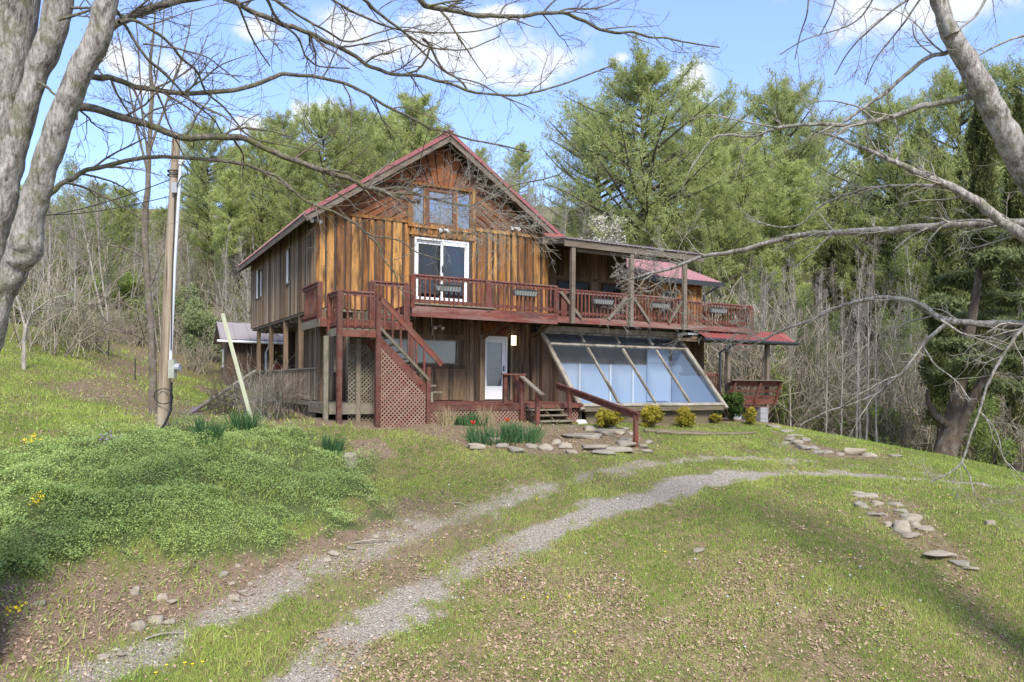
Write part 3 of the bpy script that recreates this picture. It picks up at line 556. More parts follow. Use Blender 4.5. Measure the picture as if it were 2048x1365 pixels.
# roof
ROOFT = lambda a: 7.79-0.675*abs(a-3.92)
def roof_side(a_out, sgn):
    top = MB(); zt = ROOFT(a_out)+H0; zr = ROOFT(3.92)+H0; y0, y1 = -0.62, 10.86
    n = np.array((0.675*sgn, 0, 1.0)); n /= np.linalg.norm(n)
    def pt(a, y, h): return (a+n[0]*h*0, y, ROOFT(a)+H0+h)
    A, B = (a_out, 3.92) if sgn < 0 else (3.92, a_out)
    V = [pt(A, y0, 0), pt(B, y0, 0), pt(B, y1, 0), pt(A, y1, 0)]; W = [pt(A, y0, -.03), pt(B, y0, -.03), pt(B, y1, -.03), pt(A, y1, -.03)]
    top.add(V+W, [(0, 1, 2, 3), (7, 6, 5, 4), (0, 4, 5, 1), (1, 5, 6, 2), (2, 6, 7, 3), (3, 7, 4, 0)])
    k = y0
    while k < y1:
        top.add([pt(A, k, .0), pt(B, k, .0), pt(B, k+.03, 0), pt(A, k+.03, 0), pt(A, k+.008, .035), pt(B, k+.008, .035), pt(B, k+.022, .035), pt(A, k+.022, .035)], [(4, 5, 6, 7), (0, 1, 5, 4), (2, 3, 7, 6), (0, 4, 7, 3), (1, 2, 6, 5)]); k += 0.23
    top.add([pt(A, y0-.02, .04), pt(B, y0-.02, .04), pt(B, y0+.1, .045), pt(A, y0+.1, .045), pt(A, y0-.02, -.09), pt(B, y0-.02, -.09)], [(0, 1, 2, 3), (4, 5, 1, 0)])
    return top
rt = roof_side(-0.5, -1); r2 = roof_side(8.06, 1); rt.add(r2.v, r2.f)
rt.bar((3.92, -0.66, 7.83+H0), (3.92, 10.9, 7.83+H0), 0.22, 0.03)
roof = rt.build('roof', ROOFR, cabin)
mb = MB()                       # soffit, rake boards, eave boards
for A, B in ((-0.5, 3.92), (8.06, 3.92)):
    mb.bar((A, -0.575, ROOFT(A)+H0-0.165), (B, -0.575, ROOFT(B)+H0-0.165), 0.045, 0.2)
    mb.bar((A, 10.8, ROOFT(A)+H0-0.165), (B, 10.8, ROOFT(B)+H0-0.165), 0.045, 0.2)
mb.box(-0.48, -0.44, -0.55, 10.84, ROOFT(-0.46)+H0-0.24, ROOFT(-0.46)+H0-0.035); mb.box(8.0, 8.04, -0.55, 10.84, ROOFT(8.02)+H0-0.24, ROOFT(8.02)+H0-0.035)
mb.build('rake_board', BEAM, roof)
mb = MB()
for A, B in ((-0.44, 3.92), (8.0, 3.92)):
    V = [(A, -0.55, ROOFT(A)+H0-.07), (B, -0.55, ROOFT(B)+H0-.07), (B, 10.8, ROOFT(B)+H0-.07), (A, 10.8, ROOFT(A)+H0-.07)]; mb.quad(*V)
    for k in range(19):
        y = -0.3+k*0.6; mb.bar((A, y, ROOFT(A)+H0-.14), (B, y, ROOFT(B)+H0-.14), 0.05, 0.13)
mb.build('soffit', LOWER, roof)
mb = MB(); mb.bar((7.3, -0.66, 4.98+H0), (8.12, -0.66, 4.98+H0), 0.1, 0.09); mb.build('red_flashing', ROOFB, roof)
mb = MB(); mb.box(7.3, 8.1, -0.6, -0.56, 4.72+H0, 4.93+H0); mb.build('eave_return', GREYW, roof)
# underside of the cantilevered upper floor, joists
mb = MB(); mb.box(0.0, 7.8, 0.0, 10.3, 2.12+H0, 2.2+H0)
for k in range(12): mb.box(0.05, 1.2, 0.4+k*0.82, 0.45+k*0.82, 2.0+H0, 2.118+H0)
mb.build('floor_underside', GREYW, cabin)
# lower storey walls
LW = [(1.75, 4.5, 0.63, 1.42), (5.32, 6.3, -0.6, 1.6)]
mb = MB(); back(mb, 1.07, 15.0, -1.2, 2.1, LW, 0.0, 0.12); mb.box(1.07, 1.19, 0.12, 7.2, -1.2+H0, 2.1+H0); mb.box(1.07, 15.0, 9.0, 9.1, -1.3+H0, 2.1+H0); mb.box(14.9, 15.0, 0.12, 9.0, -1.3+H0, 2.1+H0)
mb.build('lower_wall_backing', DARKB, cabin)
LB = LW+[(1.6, 4.7, -0.6, 0.60)]
mb = MB(); boards(mb, 1.09, 7.3, lambda a: -0.53, lambda a: 2.1, LB, 0.17, 0.27, 0.012, 0.03, seed=21)
r = random.Random(9); a = 1.15
while a < 7.3:
    if not any(h[0]-0.03 < a < h[1]+0.03 for h in LB): mb.box(a, a+0.06, -0.055, -0.03, -0.5+H0, 2.1+H0)
    a += r.uniform(0.22, 0.36)
for k in range(6): mb.box(1.62+k*0.52, 2.10+k*0.52, -0.03, -0.002, -0.5+H0, 0.5+H0)
mb.box(1.55, 4.75, -0.06, -0.031, 0.5+H0, 0.62+H0); mb.box(1.55, 4.75, -0.06, -0.031, 1.43+H0, 1.58+H0)
mb.build('lower_siding', LOWER, cabin)
mb = MB(); boards(mb, 13.0, 15.0, lambda a: -1.1, lambda a: 2.0, [], 0.17, 0.27, 0.012, 0.03, seed=2); mb.build('lower_siding', LOWER, cabin)
mb = MB(); boards(mb, 0.14, 7.2, lambda a: -0.53, lambda a: 2.1, [(1.05, 1.75, 0.35, 1.7)], 0.10, 0.17, 0.05, 0.04, 'y', 1.07, 17); mb.build('lower_side_siding', SIDE, cabin)
m = MB(); m.box(0.98, 1.04, 1.05, 1.13, 0.35+H0, 1.7+H0); m.box(0.98, 1.04, 1.67, 1.75, 0.35+H0, 1.7+H0); m.box(0.98, 1.04, 1.13, 1.67, 1.62+H0, 1.7+H0); m.box(0.98, 1.04, 1.13, 1.67, .35+H0, .43+H0); f = m.build('window', GREYW, cabin)
m = MB(); m.quad((1.03, 1.13, .43+H0), (1.03, 1.67, .43+H0), (1.03, 1.67, 1.62+H0), (1.03, 1.13, 1.62+H0)); m.build('pane', GLASS, f)
window(cabin, 1.75, 4.5, 0.63, 1.42, -0.02, GREYW, 0.045, CURT, GLASS)
# sunburst panel above the entrance door
mb = MB()
for k in range(9):
    c0 = math.radians(-80+k*17.8+1); c1 = math.radians(-80+(k+1)*17.8-1); cx, cz = 5.81, 1.45; n0 = (math.cos(c0), -math.sin(c0)); n1 = (-math.cos(c1), math.sin(c1))
    p = clip(clip([(5.32, 1.64), (6.3, 1.64), (6.3, 2.1), (5.32, 2.1)], n0[0], n0[1], n0[0]*cx+n0[1]*cz), n1[0], n1[1], n1[0]*cx+n1[1]*cz)
    if len(p) > 2: mb.prism([(x, z+H0) for x, z in p], -0.07, -0.058, k/9)
mb.build('door_sunburst', GABLE, cabin)
# storm door
d0, d1 = 5.34, 6.28; db, dt = -0.5+H0, 1.58+H0
mb = MB(); mb.box(d0, d0+.07, -0.09, 0.05, db, dt); mb.box(d1-.07, d1, -0.09, 0.05, db, dt); mb.box(d0+.07, d1-.07, -0.09, 0.05, dt-.07, dt)
door = mb.build('entrance_door', WHITE, cabin, bevel=0.006)
mb = MB(); mb.box(d0+.075, d0+.19, -.07, -.02, db+.02, dt-.075); mb.box(d1-.19, d1-.075, -.07, -.02, db+.02, dt-.075); mb.box(d0+.19, d1-.19, -.07, -.02, dt-.2, dt-.075)
mb.box(d0+.19, d1-.19, -.07, -.02, db+.02, db+.45); mb.box(d0+.23, d1-.23, -.078, -.071, db+.1, db+.3)
mb.build('door_leaf', WHITE, door, bevel=0.005)
mb = MB(); mb.quad((d0+.19, -.05, db+.45), (d1-.19, -.05, db+.45), (d1-.19, -.05, dt-.2), (d0+.19, -.05, dt-.2)); mb.build('pane', GLASS, door)
mb = MB(); mb.box(d0+.1, d1-.1, 0.0, 0.03, db, dt-.08); mb.box(d0+.19, d1-.19, -.062, -.052, db+1.06, db+1.08); mb.build('inner_door', plain('grey_inner_door', (0.42, 0.44, 0.45), 0.6), door)
mb = MB(); mb.box(d1-.155, d1-.125, -.12, -.085, db+.95, db+1.12); mb.box(d1-.15, d1-.13, -.09, -.07, db+.97, db+1.1); mb.build('door_handle', BLACK, door)
# lamp beside the door (lit)
LM = MT('lit_lamp_glass'); LM.b.inputs['Emission Color'].default_value = (1, 0.82, 0.5, 1); LM.b.inputs['Emission Strength'].default_value = 1.3; LM.col((0.9, 0.85, 0.7))
mb = MB()
for k in range(4): mb.box(6.43, 6.57, -.16, -.06, 1.31+H0+k*.085, 1.375+H0+k*.085)
lamp = MB().box(6.42, 6.58, -.065, -.03, 1.28+H0, 1.66+H0).build('wall_lamp', BLACK, cabin); mb.build('lamp_shade', LM.m, lamp)
def flood(x, y, z, sx=1):
    f = MB().box(x-.05, x+.05, y-.03, y, z+H0-.05, z+H0+.05).build('floodlight', BLACK, cabin)
    for s in (-1, 1):
        m = MB(); m.tube([(x+s*.05, y-.03, z+H0), (x+s*.11, y-.1, z+H0-.02), (x+s*.13, y-.2, z+H0-.07)], [.03, .045, .06], 8); m.build('flood_bulb', WHITE, f)
flood(3.75, -0.06, 1.82); flood(6.45, -0.09, 5.2); flood(-0.1, -0.06, 4.72); flood(3.9, -0.1, 4.86)
# meter-sized doorbell plate
MB().box(6.36, 6.42, -.08, -.055, .45+H0, .6+H0).build('mailbox_plate', BLACK, cabin)
# recessed upper wall on the right and the addition behind
RW = [(9.0, 10.46, 3.2, 3.84), (10.98, 11.9, 3.2, 3.86)]
mb = MB(); back(mb, 7.8, 12.15, 2.2, 5.3, RW, 1.2, 1.32); mb.box(7.8, 7.9, 0.12, 1.2, 2.2+H0, 4.9+H0); back(mb, 12.15, 16.0, 2.2, 4.2, [(13.95, 14.62, 2.4, 3.75)], 1.2, 1.32)
mb.box(15.9, 16.0, 1.32, 7, 2.1+H0, 4.2+H0); mb.prism([(1.32, 4.2+H0), (7.0, 4.2+H0), (4.1, 5.45+H0)], 0, 0) if False else None
mb.build('balcony_wall_backing', LOWER, cabin)
mb = MB(); boards(mb, 7.9, 12.15, lambda a: 2.2, lambda a: 5.2, RW, 0.24, 0.32, 0.02, 0.03, plane=1.2, seed=31); mb.box(8.2, 12.1, 1.13, 1.165, 3.87+H0, 3.97+H0); mb.build('balcony_siding', LOWER, cabin)
mb = MB(); boards(mb, 12.17, 16.0, lambda a: 2.2, lambda a: 4.2, [(13.95, 14.62, 2.4, 3.75)], 0.2, 0.3, 0.03, 0.03, plane=1.2, seed=33); tag(mb.build('addition_siding', AMBER, cabin), 'lighter tan boards of the rear addition')
GLASSD = glass('shaded_window_glass', 0.6, (0.6, 0.65, 0.62), 1.25)
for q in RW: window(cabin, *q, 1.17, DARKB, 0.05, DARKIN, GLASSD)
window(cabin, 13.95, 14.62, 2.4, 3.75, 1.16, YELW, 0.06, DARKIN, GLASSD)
mb = MB(); e0, e1, ya, yb = 12.1, 16.75, 0.75, 4.1    # addition roof
def R(a, y, z): return (a, y, z+H0)
mb.add([R(e0, ya, 4.22), R(e1, ya, 4.22), R(e1-.1, yb, 5.55), R(e0, yb, 5.55), R(e0, 7.4, 4.22), R(e1, 7.4, 4.22)], [(0, 1, 2, 3), (3, 2, 5, 4)])
for k in range(19):
    x = e0+.05+k*.25; mb.bar(R(x, ya, 4.235), R(x, yb, 5.565), .03, .03)
ar = mb.build('addition_roof', ROOFP, cabin)
mb = MB(); mb.box(e0, e1+.02, ya-.03, ya-.002, 4.03+H0, 4.23+H0); mb.bar(R(e1, ya, 4.12), R(e1-.1, yb, 5.45), .04, .18); mb.build('fascia', BLACK, ar)
mb = MB(); mb.box(e0, e1, ya, ya+.1, 4.05+H0, 4.15+H0); mb.box(e0, 16, ya, 1.18, 4.12+H0, 4.16+H0); mb.build('soffit', LOWER, ar)
mb = MB(); mb.tube([R(16.55, .7, 4.1), R(16.3, .9, 3.9), R(16.08, 1.12, 3.7), R(16.08, 1.12, 2.3)], .045, 8); mb.build('downspout', BLACK, cabin)
# shed roof over the right balcony
s0, s1 = 7.5, 13.45
mb = MB(); mb.add([R(s0, -1.68, 4.73), R(s1, -1.68, 4.73), R(s1, 1.6, 5.2), R(s0, 1.6, 5.2), R(s0, -1.68, 4.705), R(s1, -1.68, 4.705), R(s1, 1.6, 5.175), R(s0, 1.6, 5.175)], [(0, 1, 2, 3), (7, 6, 5, 4), (0, 4, 5, 1), (1, 5, 6, 2), (2, 6, 7, 3), (3, 7, 4, 0)])
k = s0
while k < s1: mb.bar(R(k+.02, -1.7, 4.74), R(k+.02, 1.6, 5.21), .04, .035); k += .2
sr = mb.build('balcony_roof', ROOFS, cabin)
mb = MB(); mb.box(s0, s1, -1.62, -1.57, 4.47+H0, 4.70+H0); mb.box(8.1, 13.0, -1.45, -1.35, 4.36+H0, 4.5+H0)
for k in range(11): mb.bar(R(s0+.05+k*.58, -1.56, 4.63), R(s0+.05+k*.58, 1.2, 5.02), .05, .13)
mb.build('roof_beam', BEAM, sr)
# upper deck
DF = 2.24
mb = MB()
for k in range(14): mb.box(2.12, 6.97, -2.03+k*.145, -1.895+k*.145, DF-.035+H0, DF+H0)
for k in range(18): mb.box(6.99, 16.1, -1.42+k*.145, -1.285+k*.145, DF-.035+H0, DF+H0)
deck = mb.build('upper_deck', RED, cabin)
mb = MB(); mb.box(2.14, 6.97, -2.06, -2.01, 1.9+H0, DF-.04+H0); mb.box(6.92, 6.97, -2.0, -1.45, 1.95+H0, DF-.04+H0); mb.box(7.0, 16.15, -1.46, -1.41, 2.02+H0, DF-.04+H0); mb.box(16.1, 16.15, -1.4, 1.2, 2.02+H0, DF-.04+H0)
mb.box(2.14, 2.19, -2.0, -.05, 1.9+H0, DF-.04+H0)
mb.build('deck_fascia', REDF, deck)
mb = MB(); 
for k in range(30): mb.box(2.3+k*.46, 2.34+k*.46, -1.4, -.05, 2.02+H0, 2.2+H0)
mb.build('deck_joist', LOWER, deck)
mb = MB(); mb.box(2.2, 3.35, -2.1, -1.98, 2.245+H0, 2.285+H0); mb.box(3.4, 4.75, -2.1, -1.98, 2.245+H0, 2.28+H0); mb.build('loose_plank', GREYW, deck)
def railing(parent, p, q, zb, zt, n, post=(1, 1), name='railing', mat=RED, pw=.12, cap=True, bw=.045, posts=None):
    """balusters and bottom rail from p to q (local x,y); top rail and posts are sub-parts"""
    (x0, y0), (x1, y1) = p, q; L_ = math.hypot(x1-x0, y1-y0); u = ((x1-x0)/L_, (y1-y0)/L_); mb = MB()
    mb.bar((x0, y0, zb+.12+H0), (x1, y1, zb+.12+H0), .04, .09)
    for k in range(n):
        t = (k+.5)/n; x, y = x0+(x1-x0)*t, y0+(y1-y0)*t; lean = random.uniform(-.008, .008)
        mb.bar((x-u[1]*-.035, y-u[0]*.035-.0, zb+.02+H0), (x-u[1]*-.035+lean, y-u[0]*.035, zt-.04+H0), bw, .035, up=(u[1], -u[0], 0))
    o = mb.build(name, mat, parent)
    m = MB(); m.bar((x0, y0, zt-.02+H0), (x1, y1, zt-.02+H0), .13 if cap else .06, .038); m.bar((x0, y0, zt-.085+H0), (x1, y1, zt-.085+H0), .038, .085); m.build('top_rail', REDF if mat is RED else mat, o)
    for t in (posts if posts is not None else [i for i, f in enumerate(post) if f]):
        x, y = x0+(x1-x0)*t, y0+(y1-y0)*t; m = MB(); m.bar((x, y, zb-.1+H0), (x, y, zt-.045+H0), pw, pw); m.build('post', mat, o)
    return o
rl = railing(cabin, (2.16, -2.0), (6.95, -2.0), DF, 3.1, 32, posts=[0, .5, 1], pw=.13)
railing(cabin, (7.3, -1.4), (10.2, -1.4), DF, 3.12, 19, posts=[0, .1, 1]); railing(cabin, (10.3, -1.4), (12.55, -1.4), DF, 3.12, 16, posts=[1]); railing(cabin, (12.8, -1.4), (16.05, -1.4), DF, 3.06, 23, posts=[0, 1])
railing(cabin, (16.05, -1.35), (16.05, 1.1), DF, 3.06, 16, posts=[]); railing(cabin, (6.97, -1.95), (7.28, -1.42), DF, 3.1, 3, posts=[])
for x in (7.87, 10.25, 12.62):
    m = MB(); m.box(x-.07, x+.07, -1.6, -1.465, 2.0+H0, 4.45+H0); m.build('balcony_post', BEAM, cabin)
for x0, x1 in ((7.45, 8.25), (10.1, 9.35), (10.4, 11.1), (12.55, 11.95)):
    m = MB(); m.bar((x0, -1.49, 3.0+H0), (x1, -1.49, 2.2+H0), .09, .05, up=(0, 1, 0)); m.build('brace', BEAM, cabin)
# under-deck column and braces
mb = MB(); mb.box(4.95, 5.12, -.75, -.6, -.5+H0, 1.5+H0); mb.bar((5.03, -.7, 1.45+H0), (5.55, -1.6, 1.98+H0), .1, .08); mb.build('deck_post', LOWER, cabin)
mb = MB(); mb.box(7.1, 7.24, -.35, -.2, -.5+H0, 1.75+H0); mb.bar((7.1, -.3, 1.6+H0), (7.2, -1.4, 2.0+H0), .1, .08); mb.build('deck_post', LOWER, cabin)
# platform A and the landing
PA, LA = 1.74, 1.42
mb = MB()
for k in range(15): mb.box(-.42, 2.1, -2.06+k*.137, -1.93+k*.137, PA-.035+H0, PA+H0)
pa = mb.build('middle_platform', GREYW, cabin)
mb = MB(); mb.box(-.45, 2.13, -2.1, -2.062, PA-.24+H0, PA-.01+H0); mb.build('platform_fascia', RED, pa)
mb = MB(); mb.box(-.47, -.43, -2.06, -.05, PA-.24+H0, PA-.04+H0); mb.box(1.35, 2.1, -1.9, -.3, PA+.002+H0, PA+.2+H0); mb.box(1.35, 2.1, -1.2, -.3, PA+.2+H0, PA+.38+H0); mb.build('platform_joist', GREYW, pa)
mb = MB(); mb.box(-.2, .85, -3.0, -2.11, LA-.035+H0, LA+H0); mb.box(-.25, -.21, -3.0, -2.1, LA-.2+H0, LA-.0+H0); ld = mb.build('stair_landing', GREYW, cabin)
mb = MB(); mb.box(-.18, .8, -3.05, -3.01, LA-.22+H0, LA-.04+H0); mb.build('landing_fascia', RED, ld)
railing(cabin, (-.42, -1.9), (-.42, -.1), PA, PA+.98, 9, posts=[0], bw=.035); railing(cabin, (.95, -2.03), (2.0, -2.03), PA, PA+1.08, 6, posts=[0, 1])
railing(cabin, (-.2, -2.98), (-.2, -2.08), LA, LA+.96, 5, posts=[1], bw=.035); railing(cabin, (-.1, -3.0), (.7, -3.0), LA, LA+.96, 4, posts=[])
def post(x, y, z0, z1, w_=.11, mat=RED, name='stair_post'):
    m = MB(); m.box(x-w_/2, x+w_/2, y-w_/2, y+w_/2, z0+H0, z1+H0); return m.build(name, mat, cabin, bevel=.006)
post(-.2, -3.02, -1.3, LA+.96, .13); post(.82, -3.02, -1.3, LA+.92, .13); post(2.24, -3.02, -1.3, .45, .12); post(2.1, -2.13, -.5, PA-.24, .12)
post(-.35, -2.3, -1.3, LA-.18, .12, GREYW, 'support_post'); post(.55, -2.2, -1.3, LA-.2, .12, GREYW, 'support_post')
mb = MB(); mb.bar((.82, -3.06, LA+.72+H0), (2.52, -3.06, -.0+.32+H0), .05, .15, up=(0, -1, 0)) if False else None
def sl(x, z0=LA): return z0-(x-.82)*.972     # slope of the stair
st = MB()
for k in range(9):
    x = .95+k*.185; z = LA-.18*(k+1)
    if z < -.45: break
    st.box(x-.02, x+.26, -2.95, -2.15, z-.04+H0, z+H0)
stairs = st.build('outdoor_stairs', GREYW, cabin)
for y in (-2.98, -2.13):
    m = MB(); m.add([(.84, y-.02, sl(.84)+H0-.1), (2.3, y-.02, sl(2.3)+H0-.1), (2.3, y-.02, sl(2.3)+H0-.38), (.84, y-.02, sl(.84)+H0-.38), (.84, y+.02, sl(.84)+H0-.1), (2.3, y+.02, sl(2.3)+H0-.1), (2.3, y+.02, sl(2.3)+H0-.38), (.84, y+.02, sl(.84)+H0-.38)], [(0, 3, 2, 1), (4, 5, 6, 7), (0, 1, 5, 4), (2, 3, 7, 6), (0, 4, 7, 3), (1, 2, 6, 5)]); m.build('stringer', RED, stairs)
m = MB(); m.bar((.84, -3.06, sl(.84)+.86+H0), (2.62, -3.06, sl(2.62)+.86+H0), .05, .15, up=(-.7, 0, .7)); m.bar((.84, -3.04, sl(.84)+.945+H0), (2.64, -3.04, sl(2.64)+.945+H0), .11, .03, up=(-.7, 0, .7)); m.build('stair_handrail', RED, stairs)
m = MB(); m.bar((.84, -3.06, sl(.84)+.08+H0), (2.25, -3.06, sl(2.25)+.08+H0), .045, .07, up=(-.7, 0, .7)); m.build('lower_rail', GREYW, stairs)
for k in range(6):
    x = .98+k*.225; m = MB(); m.bar((x, -3.055, sl(x)+.1+H0), (x, -3.055, sl(x)+.82+H0), .05, .035, up=(0, 1, 0)); m.build('baluster', RED, stairs)
m = MB(); m.box(2.18, 2.42, -2.95, -2.3, -.5+H0, -.22+H0); m.build('bottom_step', GREYW, stairs)
LATM = wood('lattice_stain', [(0.24, 0.11, 0.08), (0.30, 0.15, 0.11), (0.27, 0.19, 0.13)], (0.12, 0.06, 0.05), (5, 5, 5), 0.5, 0.2, (0.32, 0.27, 0.2), 0.35)
def lattice(poly, y, name='lattice_panel', sp=.115, w_=.035, mat=LATM, th=.008, swap=False):
    mb = MB(); xs = [p[0] for p in poly]; zs = [p[1] for p in poly]
    for s in (1, -1):
        lo = min(s*x+z for x, z in poly); hi = max(s*x+z for x, z in poly); c = lo
        while c < hi:
            q = clip(clip(poly, s, 1, c), -s, -1, -(c+w_*1.414)); c += sp
            if len(q) > 2:
                yy = y if s > 0 else y-th; q = [(x, z+H0) for x, z in q]
                if swap: mb.add([(yy, x, z) for x, z in q]+[(yy-th, x, z) for x, z in q], [tuple(range(len(q)))]+[tuple(range(2*len(q)-1, len(q)-1, -1))])
                else: mb.prism(q, yy-th, yy)
    return mb.build(name, mat, cabin)
lattice([(.89, -1.2), (2.16, -1.2), (2.16, sl(2.16)-.4), (.89, sl(.89)-.4)], -3.03)
lattice([(2.3, -1.15), (5.05, -1.15), (5.05, -.72), (2.3, -.72)], -3.02); lattice([(5.2, -1.15), (5.75, -1.15), (5.75, -.72), (5.2, -.72)], -3.02); lattice([(6.4, -1.15), (7.2, -1.15), (7.2, -.72), (6.4, -.72)], -2.9)
lattice([(.3, -1.15), (1.1, -1.15), (1.1, 1.05), (.3, 1.05)], -2.1, mat=GREYW)
lattice([(0.2, -1.15), (9.3, -1.15), (9.3, -.62), (.2, -.62)], .06, mat=GREYW, swap=True)
# lower porch
mb = MB()
for k in range(21): mb.box(1.1, 7.25, -3.02+k*.145, -2.885+k*.145, -.565+H0, -.53+H0)
porch = mb.build('porch_floor', RED, cabin)
mb = MB(); mb.box(2.3, 5.2, -3.06, -3.025, -.72+H0, -.57+H0); mb.box(5.2, 7.28, -3.06, -3.025, -.68+H0, -.57+H0); mb.build('porch_fascia', RED, porch)
mb = MB()
for k in range(24): mb.box(0.0, 1.06, -.05+k*.4-2.1*0, .34+k*.4, -.565+H0, -.53+H0)
for k in range(16): mb.box(-.2, 1.08, -2.2+k*.137, -2.07+k*.137, -.565+H0, -.53+H0)
mb.box(-.24, -.2, -2.24, -.02, -.82+H0, -.55+H0); mb.box(-.2, 1.6, -2.24, -2.2, -.82+H0, -.55+H0); mb.box(-.06, -.0, 0, 9.4, -.66+H0, -.57+H0)
mb.build('side_porch_floor', GREYW, cabin)
post(5.12, -3.08, -1.25, .3, .12); post(5.15, -2.7, -.53, .28, .12); post(4.62, -2.98, -.55, .28, .11)
mb = MB(); mb.box(4.5, 5.25, -3.12, -2.95, .28+H0, .32+H0); mb.build('rail_cap', RED, cabin)
# porch steps and their two handrails
mb = MB()
for k in range(4): mb.box(5.25, 6.38, -3.38-k*.27, -3.08-k*.27, -.74-k*.15+H0, -.70-k*.15+H0)
ps = mb.build('porch_steps', GREYW, cabin)
for x in (5.3, 5.8, 6.33):
    m = MB(); m.add([(x-.02, -3.06, -.6+H0), (x+.02, -3.06, -.6+H0), (x+.02, -4.1, -1.18+H0), (x-.02, -4.1, -1.18+H0), (x-.02, -3.06, -.95+H0), (x+.02, -3.06, -.95+H0), (x+.02, -4.0, -1.3+H0), (x-.02, -4.0, -1.3+H0)], [(0, 1, 2, 3), (7, 6, 5, 4), (0, 3, 7, 4), (1, 5, 6, 2), (2, 6, 7, 3)]); m.build('stringer', LOWER, ps)
m = MB(); m.bar((5.1, -3.1, .24+H0), (5.1, -4.25, -.27+H0), .14, .05); h = m.build('porch_handrail', WHITE if False else GREYW, cabin); m = MB(); m.box(5.04, 5.15, -4.06, -3.95, -1.3+H0, -.2+H0); m.build('post', RED, h)
m = MB(); m.bar((6.4, -2.95, .05+H0), (6.4, -6.8, -.7+H0), .11, .045); m.bar((6.4, -2.95, -.04+H0), (6.4, -6.78, -.79+H0), .045, .14); h = m.build('long_handrail', RED, cabin)
for y, zt, zb in ((-3.64, -.12, -1.35), (-6.69, -.74, -1.9)): m = MB(); m.box(6.35, 6.45, y-.05, y+.05, zb+H0, zt+H0); m.build('post', RED, h)
# left porch: posts, slatted half wall
for b in (9.1, 6.7, 4.3, 2.15): m = MB(); m.box(-.02, .12, b-.07, b+.07, -1.2+H0, 2.12+H0); m.build('porch_post', LOWER, cabin)
m = MB(); m.box(.0, .16, -.42, -.1, -.55+H0, 2.1+H0); m.build('porch_post', LOWER, cabin)
pr = 9.2
for i, (b0, b1) in enumerate(((-.1, 2.08), (2.22, 4.23), (4.37, 6.63), (6.77, 9.0))):
    m = MB(); b = b0+.02
    while b < b1-.08: m.box(.0, .03, b, b+.075, -.5+H0, .42+H0); b += .105
    o = m.build('slatted_railing', SIDE, cabin); m = MB(); m.box(-.04, .09, b0, b1, .42+H0, .46+H0); m.build('top_rail', GREYW, o)
# red railing beyond and low right porch
mb = MB()
for k in range(18): mb.box(.5+k*.14, .6+k*.14, 9.5, 9.53, .0+H0, .75+H0)
mb.box(.5, 3.0, 9.46, 9.5, .7+H0, .76+H0); mb.build('rear_railing', plain('bright_red_paint', (0.36, 0.07, 0.04), .7), cabin)
# sunroom
S0, S1 = 7.28, 13.15; T = (-.6, 1.80); B_ = (-2.95, -.62)
def sp(a, t, o=0.0):            # point on the slanted glass plane, t from top to bottom, o outwards
    y = T[0]+(B_[0]-T[0])*t; z = T[1]+(B_[1]-T[1])*t; return (a, y-o*.717, z+o*.697+H0)
sun_ = MB(); sun_.bar(sp(S0-.02, -.02), sp(S0-.02, 1.05), .15, .09, up=(0, -.7, .7)); sun_.bar(sp(S1+.02, -.02), sp(S1+.02, 1.05), .15, .09, up=(0, -.7, .7))
sun_.bar(sp(S0+.07, 1.0), sp(S1-.07, 1.0), .12, .1, up=(0, -.7, .7)); sun_.bar(sp(S0+.07, .19), sp(S1-.07, .19), .085, .08, up=(0, -.7, .7)); sun_.bar(sp(S0+.07, .02), sp(S1-.07, .02), .06, .085, up=(0, -.7, .7))
sro = sun_.build('sunroom', YELW, cabin, bevel=.008)
for k in range(1, 4):
    a = S0+(S1-S0)*k/4; m = MB(); m.bar(sp(a, .03), sp(a, .15), .075, .09, up=(0, -.7, .7)); m.bar(sp(a, .23, .01), sp(a, .97, .01), .065, .08, up=(0, -.7, .7)); m.build('mullion', YELW, sro)
for k in range(4):
    a0 = S0+(S1-S0)*k/4; a1 = S0+(S1-S0)*(k+1)/4
    for t0, t1 in ((.03, .18), (.2, .98)): m = MB(); m.quad(sp(a0, t0), sp(a0, t1), sp(a1, t1), sp(a1, t0)); m.build('pane', GLASSB, sro)
m = MB(); m.box(S0, S1-.1, -.68, -.55, 1.80+H0, 1.98+H0); m.build('header_board', YELW, sro)
m = MB(); m.box(S0+.1, S1+.1, -3.0, -2.72, -.80+H0, -.67+H0); m.box(S0+.3, S1-.3, -2.8, -2.7, -1.3+H0, -.8+H0); m.box(S0+.1, S0+.2, -2.7, 0, -1.2+H0, -.6+H0); m.box(S1-.1, S1, -2.7, 0, -1.2+H0, -.6+H0); m.build('sill_beam', LOGM, sro)
tri = [(T[0], T[1]-.05), (B_[0]+.12, -.66), (0.0, -.66), (0.0, 1.95), (-.6, 1.95)]
for a, nm in ((S0+.03, 'left'), (S1-.03, 'right')):
    m = MB(); k = -2.9
    while k < -.02:
        w_ = .19; zt = lambda y: (1.8 if y > -.6 else T[1]+(B_[1]-T[1])*(y-T[0])/(B_[0]-T[0]))-.06
        y1 = min(k+w_, 0); V = [(a, k, -.68+H0), (a, y1, -.68+H0), (a, y1, zt(y1)+H0), (a, k, max(zt(k), -.67)+H0)]
        W = [(p[0]-(.03 if nm == 'left' else -.03), p[1], p[2]) for p in V]; m.add(W+V, [(0, 3, 2, 1), (4, 5, 6, 7), (0, 1, 5, 4), (2, 3, 7, 6), (0, 4, 7, 3), (1, 2, 6, 5)]); k += w_+.015
    m.build('side_cheek', SIDE, sro)
m = MB(); m.box(S0+.05, S1-.05, -.2, -.12, .75+H0, 1.98+H0); m.build('dark_back_panel', plain('shaded_panel', (0.11, 0.11, 0.11), .8), sro)
